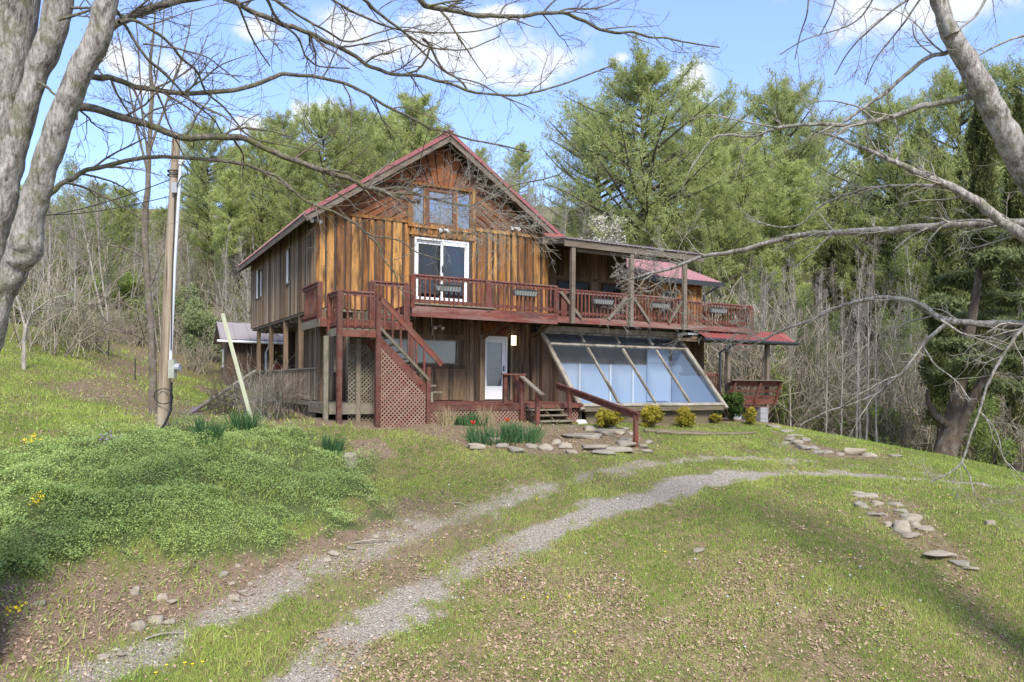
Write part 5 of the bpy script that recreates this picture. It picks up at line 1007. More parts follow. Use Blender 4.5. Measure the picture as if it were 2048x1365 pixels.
# ---------------------------------------------------------------- big foreground maples, limbs along measured lines
def limb(px, D0, D1=None):
    """[(px, py, width px), ...] with depth running D0..D1 -> points, radii"""
    n = len(px); D1 = D0 if D1 is None else D1; D = np.linspace(D0, D1, n); pts = np.array([P(x, y, d) for (x, y, w_), d in zip(px, D)]); r = np.array([w_*d/F/2 for (x, y, w_), d in zip(px, D)])
    k = max(n*6, 10); t = np.linspace(0, n-1, k); out = np.zeros((k, 3))          # catmull-rom smoothing
    for j, tt in enumerate(t):
        i = min(int(tt), n-2); f = tt-i; p0 = pts[max(i-1, 0)]; p1 = pts[i]; p2 = pts[i+1]; p3 = pts[min(i+2, n-1)]
        out[j] = .5*((2*p1)+(-p0+p2)*f+(2*p0-5*p1+4*p2-p3)*f*f+(-p0+3*p1-3*p2+p3)*f**3)
    rr = np.interp(t, np.arange(n), r); sm = np.array([.25, .5, .25]); ns = lambda: np.convolve(np.convolve(rng.normal(0, 1, k+4), sm, 'valid'), sm, 'valid'); rr *= 1+ns()*.05
    out[1:-1] += np.stack([ns(), ns(), ns()], 1)[1:-1]*np.minimum(rr[1:-1, None]*.45, .012)
    return out, np.maximum(rr, .0028)
def line(s, w0, w1):            # helper: list of points with widths spread from w0 to w1
    n = len(s); return [(x, y, w0+(w1-w0)*(i/(n-1))**.8) for i, (x, y) in enumerate(s)]
def twigs(limbs, nb, nbud, dens=3.2, L0=1.2, droop=-.03, lo=.1, r_child=.5, minr=.0022):
    ps = []; 
    for pts, r in limbs:
        k = 20; t = np.linspace(0, len(pts)-1, k); q = np.stack([np.interp(t, np.arange(len(pts)), pts[:, c]) for c in range(3)], 1); ps.append((q, np.interp(t, np.arange(len(r)), r)))
    Pa = np.array([p for p, r in ps]); Ra = np.array([r for p, r in ps]); Ln = np.linalg.norm(np.diff(Pa, axis=1), axis=2).sum(1)
    for i in range(len(ps)):
        cnt = max(3, int(Ln[i]*dens)); p, d, r, t, _ = sprout(Pa[i:i+1], Ra[i:i+1], cnt, lo, (.5, 1.1), r_child)
        L1 = L0*rng.uniform(.35, 1.0, cnt)*(1.15-.5*t); r = np.clip(r, .004, .016); d = unit(d*np.array((1, .7, 1))+np.array((0, 0, .05)))
        a = grow(p, d, L1, 7, .17, (0, 0, droop)); ra = r[:, None]*np.linspace(1, .28, 7)[None]; V, Fc = tubes(a, ra, 4); nb.add(V, Fc)
        p2, d2, r2, t2, ix = sprout(a, ra, 5, .12, (.5, 1.0), .6); L2 = L1[ix]*rng.uniform(.25, .55, len(ix)); b = grow(p2, d2, L2, 5, .17, (0, 0, .02)); rb = np.maximum(r2[:, None]*np.linspace(1, .4, 5)[None], minr); V, Fc = tubes(b, rb, 3); nb.add(V, Fc)
        p3, d3, r3, t3, ix = sprout(b, rb, 3, .2, (.4, .9), .7); L3 = L2[ix]*rng.uniform(.3, .6, len(ix)); c = grow(p3, d3, L3, 3, .15); rc = np.maximum(r3[:, None]*np.linspace(1, .5, 3)[None], minr*.8); V, Fc = tubes(c, rc, 3); nb.add(V, Fc)
        tip = c[:, -1]; n = len(tip); s = .011; dd = unit(rng.normal(size=(n, 3))); ss = unit(np.cross(dd, rng.normal(size=(n, 3))))
        nbud.add(np.stack([tip-ss*s*.5, tip+ss*s*.5, tip+dd*s*1.6], 1), np.arange(n*3).reshape(-1, 3), np.repeat(rng.random(n), 3))
def rough(V, n, k, am):        # swellings and furrows on a trunk
    V = V.reshape(n, k, 3); c = V.mean(1, keepdims=True); th = np.arange(k)*2*PI/k; h = np.arange(n)[:, None]*.35; f = 1+am*(fbm(np.cos(th)[None]*1.4+h+5, np.sin(th)[None]*1.4+h*.7+9, 3)-.5)*2
    return (c+(V-c)*f[:, :, None]).reshape(-1, 3)
def put_tree(name, base, trunks, limbs, label, mats=(MAPLE, LIMBB, TWIG), buds=True, **kw):
    o = empty(name, base); b = np.array(base)
    for pts, r in trunks:
        V, Fc = tubes([pts-b], [r], 22); V = rough(V, len(pts), 22, .17); link('trunk', np_mesh('trunk', V, Fc, None, True), mats[0], o)
    for pts, r in limbs:
        V, Fc = tubes([pts-b], [r], 8); link('limb', np_mesh('limb', V, Fc, None, True), mats[1], o)
    nb, nbud = NB(), NB(); twigs([(p-b, r) for p, r in limbs], nb, nbud, **kw); link('twigs', nb.mesh('twigs'), mats[2], o)['kind'] = 'stuff'
    if buds: link('buds', nbud.mesh('buds'), BUDS, o)['kind'] = 'stuff'
    return tag(o, label, 'tree')
bl = P(-100, 1040, 8.6)
tA = [limb([(60,-260,81),(45,-120,90),(22,0,94),(6,160,90),(-12,300,77),(-28,420,67),(-48,560,72),(-85,760,86),(-115,950,108),(-130,1120,135)], 8.3, 8.6),
      limb([(135,-220,40),(128,-80,45),(120,0,49),(98,80,49),(70,155,45),(45,240,45),(22,325,47),(4,400,50),(-20,500,54),(-45,640,63)], 8.2, 8.5),
      limb([(262,-240,31),(240,-120,36),(214,0,40),(196,70,45),(165,137,47),(135,205,49),(104,290,47),(82,360,49),(60,440,50),(50,490,67),(28,532,50),(2,588,50),(-16,648,52),(-34,700,54),(-75,800,67),(-110,900,81),(-120,1060,108)], 7.8, 8.5)]
LT = [limb(line([(178,92),(192,76),(215,58),(245,42),(272,28),(305,15),(345,6),(400,-6),(450,-2),(500,22),(560,46),(600,58),(645,80),(685,99),(737,132),(791,149),(839,152),(884,164),(935,181),(976,188),(1037,191),(1095,178),(1147,161),(1225,131)],18,3),8.03,11),
 limb(line([(150,170),(172,156),(200,153),(240,162),(290,178),(350,183),(420,185),(480,178),(530,162),(570,150),(600,152),(661,160),(713,178),(771,212),(822,236),(860,256),(890,263),(942,280),(996,290),(1058,304)],14,3),8.07,11),
 limb(line([(120,235),(142,220),(165,214),(240,235),(300,253),(370,275),(430,275),(489,277),(547,304),(608,328),(660,346),(700,360),(730,374),(774,386),(808,398),(839,403)],18,8),8.12,10.5),
 limb(line([(760,380),(800,376),(839,390),(884,403),(938,412),(980,395),(1024,372),(1070,362),(1112,352),(1147,331)],6,2.5),10.3,11.5),
 limb(line([(72,410),(92,395),(112,378),(140,360),(180,341),(240,325),(300,315),(350,315),(420,320),(480,328),(515,340),(560,358),(604,396),(637,414),(673,427),(716,452),(737,470),(798,481),(832,504),(880,520)],12,2.5),8.3,10.5),
 limb(line([(737,472),(757,491),(768,519),(788,545),(798,573),(812,600)],4.5,2),10,10.3),
 limb(line([(225,10),(239,31),(290,113),(325,143),(362,181),(395,212),(427,239),(444,267)],7,2.5),7.9,9.5),
 limb(line([(238,45),(270,41),(328,75),(359,113),(393,143),(413,184),(451,219),(499,273),(560,290),(650,305)],8,2),8,10),
 limb(line([(287,89),(342,96),(410,113),(444,137),(480,165)],4,2),8.2,9.2),
 limb(line([(425,-60),(471,0),(492,51),(512,92),(540,133)],7,2.5),8.6,9.6),
 limb(line([(500,-50),(533,0),(554,38),(595,75),(612,113),(642,133),(700,137)],7,2.5),8.8,10),
 limb(line([(540,-10),(600,34),(651,61),(685,82),(713,82),(760,65),(812,55),(870,68)],6,2),9,10.5),
 limb(line([(690,-40),(726,0),(764,31),(812,68),(853,92),(890,99),(940,98),(1000,72)],8,2),9,10.5),
 limb(line([(845,78),(860,92),(884,137),(918,160),(935,181)],6,4),10,10.4), limb(line([(863,89),(852,118),(839,137),(820,146),(806,149)],5,4),10,10.2),
 limb(line([(780,-60),(839,0),(860,14),(908,22),(976,32),(1044,31),(1113,27),(1164,41),(1215,63),(1263,65),(1300,75),(1337,77),(1385,88),(1439,95)],13,2.5),8.6,10.5),
 limb(line([(1113,27),(1140,18),(1200,15),(1260,-10)],4,2),9.6,10), limb(line([(812,68),(850,110),(900,150),(960,168),(1010,195),(1060,215)],4,2),10,11), limb(line([(620,-30),(680,10),(740,40),(800,60),(870,66),(960,62),(1020,40)],6,2),9,10.5),
 limb(line([(139,15),(160,16),(185,20),(200,60),(180,10),(140,-30)],6,3),8.2,8.4), limb(line([(118,40),(150,30),(190,20),(240,30),(295,38)],7,3),8,8.6),
 limb(line([(75,165),(95,175),(110,190),(140,200),(155,240),(150,170)],7,2),8.2,8)]
def root(pts, r):               # carry a stem down into the ground
    x, y, z = pts[-1]; g = float(Hh(x, y)); return (np.vstack([pts, (x, y, min(z-.1, g+.25)), (x, y, min(z-.3, g-.4))]), np.concatenate([r, [r[-1]*1.08, r[-1]*1.35]]))
tA = [root(*q) for q in tA]
put_tree('maple_tree', bl, tA, LT, 'large many stemmed grey maple at the left edge, its bare limbs reaching over the cabin', dens=3.0, L0=1.25)
# knots on the pruned stem
brb = P(2330, 1250, 9.4)
tR = [limb([(1858,-180,17),(1862,-60,20),(1880,20,23),(1904,72,36),(1928,112,39),(1952,154,41),(1975,195,42),(1996,240,46),(2025,290,48),(2060,350,53),(2110,450,61),(2180,620,71),(2250,850,94),(2330,1250,128)],9,9.4),
      limb([(1930,-180,15),(1902,-60,17),(1884,-10,20),(1892,30,22),(1904,70,26)],9.1,9)]
tR[0] = root(*tR[0])
LR = [limb(line([(1960,190),(1945,194),(1901,201),(1849,212),(1794,231),(1740,244),(1688,253),(1650,249),(1611,249),(1556,256),(1505,273),(1460,270),(1428,276),(1403,304),(1380,340)],15,3),9.2,10.5),
 limb(line([(1915,98),(1901,103),(1860,114),(1813,147),(1776,183),(1732,212),(1688,243)],11,6),9.14,9.65),
 limb(line([(2180,600),(2110,510),(2048,472),(1996,436),(1952,403),(1886,366),(1842,348),(1794,326),(1751,306),(1703,289),(1659,271),(1620,262)],30,3),9.2,10),
 limb(line([(2200,470),(2120,452),(2048,447),(1996,447),(1923,449),(1849,456),(1776,461),(1720,463),(1666,467),(1611,469),(1556,480),(1490,498),(1440,508),(1400,516),(1350,535),(1300,548),(1255,560)],24,4),9.3,13.5),
 limb(line([(1886,372),(1830,371),(1776,374),(1730,378),(1685,392),(1641,414),(1604,447),(1560,455),(1500,440)],7,2.5),9.8,11.5),
 limb(line([(2220,640),(2120,650),(2048,647),(1951,647),(1881,636),(1845,611),(1797,598),(1750,597),(1700,608),(1680,615),(1633,636),(1574,657),(1539,674),(1504,692)],17,3.5),9.3,13),
 limb(line([(1906,638),(1875,664),(1845,691),(1811,739),(1780,765),(1756,786),(1700,811),(1680,816),(1640,830),(1600,850)],9,2.5),10,11.5),
 limb(line([(2120,600),(2048,652),(2020,691),(1992,736),(1973,775),(1959,822),(1942,867),(1923,925),(1895,948),(1860,965)],8,3),9.6,10.2),
 limb(line([(1923,925),(1938,950),(1950,990),(1975,1020)],3.5,2),10.1,10), limb(line([(1959,822),(1975,840),(1992,864),(2006,914),(2025,935),(2048,960)],4.5,2),10,10),
 limb(line([(1881,640),(1920,665),(1960,680),(2005,700)],5,2.5),10,9.8), limb(line([(1845,691),(1870,730),(1910,760),(1940,800)],4,2),10.4,10),
 limb(line([(2100,60),(2020,80),(1960,110),(1920,140)],6,2.5),9,9.2), limb(line([(1995,-60),(1960,20),(1930,50),(1900,70)],6,4),9,9),
 limb(line([(1870,-30),(1800,10),(1740,60),(1700,100),(1670,150)],6,2),9,10), limb(line([(1880,-60),(1820,30),(1790,70),(1750,120),(1730,170)],5,2),9,10), limb(line([(1770,-60),(1740,10),(1700,50),(1610,80),(1560,110)],4,2),9,10), limb(line([(1620,-60),(1615,20),(1600,70),(1590,120)],4,2),9,9.6), limb(line([(1680,-50),(1665,20),(1640,70)],4,2),9,9.6),
 limb(line([(1556,256),(1520,250),(1470,240),(1420,230),(1380,240)],4,2),10,10.5), limb(line([(1794,320),(1800,290),(1790,240),(1775,200),(1782,170)],4,2),9.7,9.7)]
put_tree('maple_tree', brb, tR, LR, 'lichen covered maple at the right edge, trunk leaning in, pale limbs drooping over lawn', (MAPLE, MAPLE, PALE), False, dens=3.0, L0=1.0, droop=-.05)
# low branch end tangle before the gable (tip of a limb of the left maple, kept as part of a small tree of its own kind is avoided)
nb, nbud = NB(), NB()
tl = [limb(line([(700,360),(730,374),(774,386),(839,403),(870,410),(900,420),(940,430)],5,2),10.2,10.6), limb(line([(884,403),(920,380),(960,360),(990,350)],4,2),10.3,10.6), limb(line([(860,400),(900,430),(950,440),(1010,455)],4,2),10.3,10.6), limb(line([(938,410),(980,420),(1020,440),(1070,455)],4,2),10.4,10.6)]
mt = bpy.data.objects['maple_tree']; bb = np.array(mt.location)
twigs([(p-bb, r) for p, r in tl], nb, nbud, dens=22, L0=.95, r_child=.4); link('twigs', nb.mesh('twigs'), PALE, mt)
nb, nbud = NB(), NB(); mt2 = bpy.data.objects['maple_tree.001']; bb = np.array(mt2.location)
tl = [limb(line([(1400,516),(1350,535),(1300,548),(1255,560)],4,2),13,13.6), limb(line([(1380,520),(1340,500),(1300,510),(1260,530)],3,2),13,13.5), limb(line([(1350,535),(1320,570),(1280,590),(1250,600)],3,2),13,13.5), limb(line([(1539,674),(1480,660),(1420,655),(1370,665)],3,2),13,13.5)]
twigs([(p-bb, r) for p, r in tl], nb, nbud, dens=14, L0=.9, r_child=.5, minr=.0035); link('twigs', nb.mesh('twigs'), PALE, mt2)

# ---------------------------------------------------------------- tree kinds for the woods, one unit tall where not said otherwise
def bare_mesh(seed, H_=14.0, stems=1, spread=.35, r0=.13, start=.35, dens=26, up=.06):
    global rng; keep = rng; rng = np.random.default_rng(seed); tr, br = NB(), NB()
    p = np.c_[rng.normal(0, .12 if stems > 1 else 0, (stems, 2)), np.full(stems, -.3)]; d = unit(np.c_[rng.normal(0, .12 if stems > 1 else .03, (stems, 2)), np.ones(stems)]); L_ = H_*rng.uniform(.8, 1.0, stems)
    a = grow(p, d, L_, 12, .05, (0, 0, .04)); ra = r0/np.sqrt(stems)*np.linspace(1, .08, 12)[None]*np.ones((stems, 1)); V, Fc = tubes(a, ra, 7); tr.add(V, Fc)
    p2, d2, r2, t2, ix = sprout(a, ra, dens, start, (.4, .9), .5); L2 = H_*spread*(1.15-t2)*rng.uniform(.5, 1, len(ix)); d2 = unit(d2+np.array((0, 0, .45))); b = grow(p2, d2, L2, 7, .12, (0, 0, up)); rb = np.maximum(r2[:, None]*np.linspace(1, .25, 7)[None], .009); V, Fc = tubes(b, rb, 4); br.add(V, Fc)
    p3, d3, r3, t3, ix = sprout(b, rb, 7, .15, (.4, .9), .6); L3 = L2[ix]*rng.uniform(.2, .5, len(ix)); c = grow(p3, d3, L3, 4, .15, (0, 0, up)); rc = np.maximum(r3[:, None]*np.linspace(1, .4, 4)[None], .008); V, Fc = tubes(c, rc, 3); br.add(V, Fc)
    p4, d4, r4, t4, ix = sprout(c, rc, 3, .2, (.4, .9), .7); e = grow(p4, d4, L3[ix]*rng.uniform(.3, .6, len(ix)), 3, .15); V, Fc = tubes(e, np.full((len(ix), 3), .006), 3); br.add(V, Fc)
    tips = np.concatenate([c[:, -1], e[:, -1], e[:, 1]]); rng = keep; return tr.mesh('trunk', True), br.mesh('branches'), tips
def pine_mesh(seed, H_=22.0, W_=5.0, lo=.22, sparse=1.0):
    global rng; keep = rng; rng = np.random.default_rng(seed); tr, fo = NB(), NB()
    a = grow(np.array([[0, 0, -.5]]), np.array([[rng.normal(0, .02), rng.normal(0, .02), 1]]), np.array([H_]), 14, .015, (0, 0, .03)); ra = np.linspace(.32, .03, 14)[None]; V, Fc = tubes(a, ra, 8); tr.add(V, Fc)
    nw = 30; P2 = []; D2 = []; L2 = []
    for k in range(nw):
        h = lo+(1-lo)*(k/nw)**.95; m = rng.integers(4, 7); z = h*H_; prof = min(1, (1.03-h)/(1-lo)*2.3)**.62*(.6+.5*min(1, (h-lo)/.15)); i = min(int(h*13), 12); c = a[0, i]+(a[0, i+1]-a[0, i])*(h*13-i)
        for j in range(m):
            th = rng.uniform(0, 2*PI); el = .15+.75*max(0, h-.45); P2.append(c); D2.append((math.cos(th), math.sin(th), el)); L2.append(W_*prof*rng.uniform(.55, 1.12)+.3)
    P2 = np.array(P2); D2 = np.array(D2); L2 = np.array(L2); b = grow(P2, D2, L2, 7, .07, (0, 0, .05)); rb = np.maximum((L2*.018)[:, None]*np.linspace(1, .2, 7)[None], .012); V, Fc = tubes(b, rb, 4); tr.add(V, Fc)
    p3, d3, r3, t3, ix = sprout(b, rb, 11, .08, (.5, .95), .5); d3 = unit(d3*np.array((1, 1, .5))+np.array((0, 0, .18))); L3 = np.clip(L2[ix]*.30*rng.uniform(.5, 1.1, len(ix)), .3, 1.6); c = grow(p3, d3, L3, 4, .12, (0, 0, .06))
    q = c[:, 1:].reshape(-1, 3); q = np.concatenate([q, b[:, 4:].reshape(-1, 3)]); q = q[rng.random(len(q)) < .95*sparse]; n = len(q); br = np.clip(rng.normal(.5, .17, n), 0, 1)
    k = 13; qq = np.repeat(q, k, 0)+rng.normal(0, .13, (n*k, 3)); d = unit(rng.normal(size=(n*k, 3))+np.array((0, 0, .55))); s = unit(np.cross(d, rng.normal(size=(n*k, 3)))); sz = rng.uniform(.2, .42, (n*k, 1))
    V = np.stack([qq-s*.028, qq+s*.028, qq+d*sz], 1).reshape(-1, 3); fo.add(V, np.arange(n*k*3).reshape(-1, 3), np.repeat(np.clip(np.repeat(br, k)+rng.normal(0, .1, n*k), 0, 1), 3)); rng = keep
    return tr.mesh('trunk', True), fo.mesh('foliage')
PV = [pine_mesh(s, 22, w_, lo, sp) for s, w_, lo, sp in ((1, 6.6, .2, 1), (2, 5.6, .28, .9), (3, 7.2, .18, .95), (4, 4.4, .3, .8))]
PV += [pine_mesh(9, 22, 3.0, .45, .7)]
def place(name, meshes, mats, names, loc, s, rz=0, sz=None):
    o = empty(name, loc, rz); o.scale = (s, s, sz or s)
    for me, m, nm in zip(meshes, mats, names): link(nm, me, m, o)
    return o
pines = {'left': [], 'right': [], 'far': []}
def pine(grp, px, top, D, v, wf=1.0):
    X = P(px, 500, D)[0]; g = float(Hh(X, D)); topz = P(px, top, D)[2]; s = (topz-g)/21.5; o = place('pine_tree', PV[v], (PINEB, PINE), ('trunk', 'crown'), (X, D, g), s*wf, rng.uniform(0, 6), s); pines[grp].append(o); return o
for a in [(130,400,62,1,.9),(190,370,70,3,1.0),(245,380,58,1,.8),(395,330,74,4,1),(430,262,60,1,.85),(480,300,72,4,1.),(525,275,62,0,.8),(580,250,66,1,.85),(640,232,60,0,.8),(700,222,66,1,.9),(750,238,72,3,1),(800,250,62,1,.8),(832,205,58,4,1.1),(870,262,66,1,.8),(600,300,54,4,.9),(460,350,56,4,.9),(560,330,80,0,.9),(720,300,78,0,.9),(330,420,80,0,.8)]: pine('left', *a)
for a in [(1205,235,56,2,.85),(1290,138,50,0,1.0),(1395,215,56,2,.9),(1460,270,64,1,1.0),(1545,195,55,0,.85),(1620,262,62,2,.8),(1345,300,70,2,.9),(1500,310,50,1,.8),(1580,340,46,4,1.),(1450,380,46,1,.8),(1660,390,52,2,.8)]: pine('right', *a)
for a in [(955,305,95,3,.7),(1035,298,90,3,.8),(1730,335,88,3,.8),(1800,210,48,1,.8),(1885,172,46,1,.75),(1760,400,60,1,.9),(1850,330,60,0,.8),(1980,300,50,0,.9),(2060,150,44,0,.9),(140,440,84,1,1),(185,455,88,2,1.1),(230,430,92,1,1),(275,450,86,0,1.1),(320,425,90,2,1),(370,440,88,1,1),(-20,330,58,0,.9),(60,380,66,2,.8)]: pine('far', *a)
order(pines['left'], 'tall white pine rising behind the cabin roof on the left', 'tree', 'pines left behind the cabin'); order(pines['right'], 'broad soft green pine behind the right end of the cabin', 'tree', 'pines right behind the cabin'); order(pines['far'], 'smaller or farther pine showing in a gap of the skyline', 'tree', 'pines in the gaps of the skyline')
BV = [bare_mesh(11, 14, 1), bare_mesh(12, 14, 1, .22, .11, .3), bare_mesh(13, 13, 2, .3), bare_mesh(14, 12, 4, .3, .13, .2, 16)]
bare = {'mid': [], 'right': [], 'left': []}
def bare_tree(grp, px, top, D, v, mat=GREYB, wf=1.0):
    X = P(px, 500, D)[0]; g = float(Hh(X, D)); s = (P(px, top, D)[2]-g)/13.3
    if s < .15: return
    bare[grp].append(place('bare_tree', BV[v][:2], (mat, mat), ('trunk', 'branches'), (X, D, g), s*wf, rng.uniform(0, 6), s))
for i in range(56): bare_tree('mid', rng.uniform(945, 1225), rng.uniform(290, 420), rng.uniform(46, 92), [0, 1, 1, 2][i % 4], GREYB, .8)
for px, top, D, v in [(1715,470,29.6,1),(1724,450,29.8,1),(1735,480,29.5,1),(1757,500,29.4,1),(1685,520,30,1),(1655,540,30.3,1),(1530,520,31,1),(1585,560,31,1),(1590,480,42,1),(1515,470,40,0),(1560,430,48,1),(1620,440,50,1),(1780,520,42,0)]: bare_tree('right', px, top, D, v, PALE if v == 1 else GREYB, .7)
for i in range(46): bare_tree('right', rng.uniform(1400, 1850), rng.uniform(420, 560), rng.uniform(38, 60), [0, 1, 2, 3][i % 4], GREYB, .85)
for i in range(26): bare_tree('left', rng.uniform(-20, 520), rng.uniform(400, 540), rng.uniform(52, 74), [0, 1, 2, 1][i % 4], GREYB, .8)
for px, top, D, v in [(95,230,34,0),(150,330,46,0),(220,300,44,2),(345,390,44,0),(380,440,44,1),(90,420,40,1),(20,380,40,0),(250,430,50,2),(450,420,48,1),(500,430,46,0),(180,440,46,1),(320,470,40,2),(130,500,40,3),(60,470,38,2),(420,520,40,3),(480,540,38,3),(200,540,50,3)]: bare_tree('left', px, top, D, v, GREYB, .9)
order(bare['mid'], 'slim grey leafless tree on the hillside right of the gable', 'tree', 'leafless trees right of the gable'); order(bare['right'], 'bare slender trunk in the woods right of the cabin', 'tree', 'leafless trees right of the cabin'); order(bare['left'], 'bare grey tree in the woods left of the cabin', 'tree', 'leafless trees left of the cabin')
lt_, lb_, ltips = bare_mesh(51, 14, 2, .32, .12, .25, 26); _n = len(ltips)*2; _r = np.random.default_rng(5); _tp = np.repeat(ltips, 2, 0)+_r.normal(0, .18, (_n, 3)); _d = unit(_r.normal(size=(_n, 3))); _s = unit(np.cross(_d, _r.normal(size=(_n, 3)))); _nb = NB(); _nb.add(np.stack([_tp-_s*.04, _tp+_s*.04, _tp+_d*.13], 1), np.arange(_n*3).reshape(-1, 3), np.repeat(_r.random(_n), 3)); LFM = _nb.mesh('leaves')
leafing = []
for px, top, D in [(60,360,50),(150,300,56),(215,420,48),(270,380,58),(330,500,50),(380,450,56),(440,470,52),(110,520,60),(240,520,62),(180,560,64),(970,400,60),(1120,420,62),(1190,440,58),(1440,500,46),(1520,520,44),(1600,560,40),(1700,420,52),(1770,440,48),(1840,480,44),(1660,600,38),(1500,600,40),(1800,600,36)]:
    X = P(px, 500, D)[0]; gz = float(Hh(X, D)); s = (P(px, top, D)[2]-gz)/13.3
    if s > .12: leafing.append(place('leafing_tree', (lt_, lb_, LFM), (GREYB, GREYB, SPRING), ('trunk', 'branches', 'leaves'), (X, D, gz), s*.95, rng.uniform(0, 6), s))
order(leafing, 'young tree hazed with fresh yellow green leaves in the woods', 'tree', 'leafing trees in the woods')
# slender tree right behind the utility pole
g = hit1(306, 850); g = np.array((P(308, 850, 19)[0], 19, float(Hh(P(308, 850, 19)[0], 19))))
tt = [limb([(306,860,17),(306,760,15),(303,690,14),(298,600,13),(290,500,12),(291,430,11),(296,360,10),(300,280,8),(303,200,8),(302,120,6),(310,30,3)],19,19)]
lt = [limb(line([(298,580),(312,540),(330,500),(345,470)],7,3),19,19.2), limb(line([(296,350),(275,260),(255,160),(235,60)],6,2),19,19.3), limb(line([(300,300),(320,240),(345,170),(370,100),(385,20)],6,2),19,19.3), limb(line([(298,330),(285,230),(278,120),(270,10)],5,2),19,18.8), limb(line([(303,200),(320,110),(328,20)],4,2),19,19), limb(line([(296,640),(270,620),(230,600),(190,590)],4,2),19,18.5), limb(line([(300,690),(270,670),(220,660),(180,650)],5,2),19,18.3),limb(line([(292,520),(260,500),(210,490),(150,480)],4,2),19,18.6)]
put_tree('slender_tree', g, tt, lt, 'slender dark barked young tree standing just left of the utility pole', (TWIG, TWIG, TWIG), True, dens=2.2, L0=1.5, droop=.03, minr=.005)
g = hit1(48, 740); tt = [limb([(48,745,9),(48,690,8),(50,650,7)],g[1],g[1])]; lt = [limb(line([(50,655),(38,610),(20,560),(10,520)],5,2),g[1],g[1]), limb(line([(50,660),(65,620),(80,570),(110,520)],5,2),g[1],g[1]), limb(line([(60,630),(100,600),(140,590)],4,2),g[1],g[1])]
put_tree('young_tree', g, tt, lt, 'small forked young tree on the grassy slope at the left edge', (GREYB, PALE, PALE), False, dens=3, L0=1.2, minr=.005)
# dark leaning trunk with hemlock crown
g = np.array((P(1893, 900, 24.0)[0], 24.0, float(Hh(P(1893, 900, 24.0)[0], 24.0)))); 0
tt = [limb([(1888,915,48),(1898,880,40),(1908,830,31),(1918,780,25),(1930,720,24),(1950,600,16),(1970,450,8)],g[1],g[1]+.5), limb([(1905,890,26),(1925,840,20),(1945,800,20),(1965,760,14),(2000,700,8)],g[1],g[1]), limb([(1893,850,18),(1870,830,14),(1856,800,9),(1856,780,5)],g[1],g[1])]
o = empty('hemlock_tree', g)
for pts, r in tt: V, Fc = tubes([pts-g], [r], 12); link('trunk', np_mesh('trunk', V, Fc, None, True), BROWNB, o)
nb = NB(); D = g[1]
for px, py, w_, h_ in [(1900,690,70,30),(1960,640,90,40),(2020,600,90,40),(1930,560,80,40),(2010,520,100,50),(1960,720,90,36),(2030,700,80,40),(1985,770,70,26),(2040,780,60,30),(1880,610,60,34),(2050,460,80,50),(1960,470,60,40),(2060,640,80,40),(1910,745,60,20)]:
    c = P(px, py, D+rng.uniform(-1.5, 2))-g; leaf_cloud(c, np.array((w_*D/F*.7, w_*D/F*.7, h_*D/F*.75)), 4200, .055, nb, .6, 16, 3.2, surf=.1)
link('crown', nb.mesh('crown'), HEML, o); tag(o, 'dark leaning split trunk under feathery dark evergreen boughs at the right edge', 'tree')
def column(px, py, top, wpx, D, label):
    X = P(px, 500, D)[0]; gz = float(Hh(X, D)); s = D/F; h = P(px, top, D)[2]-gz; o = empty('arborvitae_tree', (X, D, gz)); nb = NB(); n = int(26000*min(1, wpx/90)); t = rng.random(n)**.8; prof = np.minimum(1, (1-t)*2.6)**.7*(.75+.25*np.sin(t*23+rng.uniform(0, 6)))
    th = rng.uniform(0, 2*PI, n); lump = .86+.2*np.sin(th*3+t*31)+.12*np.sin(th*7-t*57); rr = wpx*s/2*prof*lump*rng.uniform(.55, 1.05, n); p = np.c_[rr*np.cos(th), rr*np.sin(th), (.14+.86*t)*h]; d = unit(np.c_[np.cos(th)*.5, np.sin(th)*.5, np.ones(n)]+rng.normal(0, .45, (n, 3))); ss = unit(np.cross(d, rng.normal(size=(n, 3))))
    z = rng.uniform(.1, .22, (n, 1)); nb.add(np.stack([p-ss*.035, p+ss*.035, p+d*z], 1), np.arange(n*3).reshape(-1, 3), np.repeat(np.clip(.25+lump-.86+rng.normal(.15, .18, n), 0, 1), 3)); link('crown', nb.mesh('crown'), ARBO, o)
    V, Fc = tubes(np.array([[(0, 0, -.3), (0, 0, h*.5), (0, 0, h*.93)]]), np.array([[.16, .1, .02]]), 8); link('trunk', np_mesh('trunk', V, Fc), BROWNB, o); tag(o, label, 'tree', 'arborvitae columns at the right')
column(1962, 800, 150, 84, 30, 'tallest dark narrow evergreen column behind the leaning maple trunk'); column(2035, 800, 195, 66, 31, 'dark narrow evergreen column touching the right edge, right of the tallest one'); column(1885, 800, 388, 80, 29, 'shorter dark evergreen column left of the tallest one')
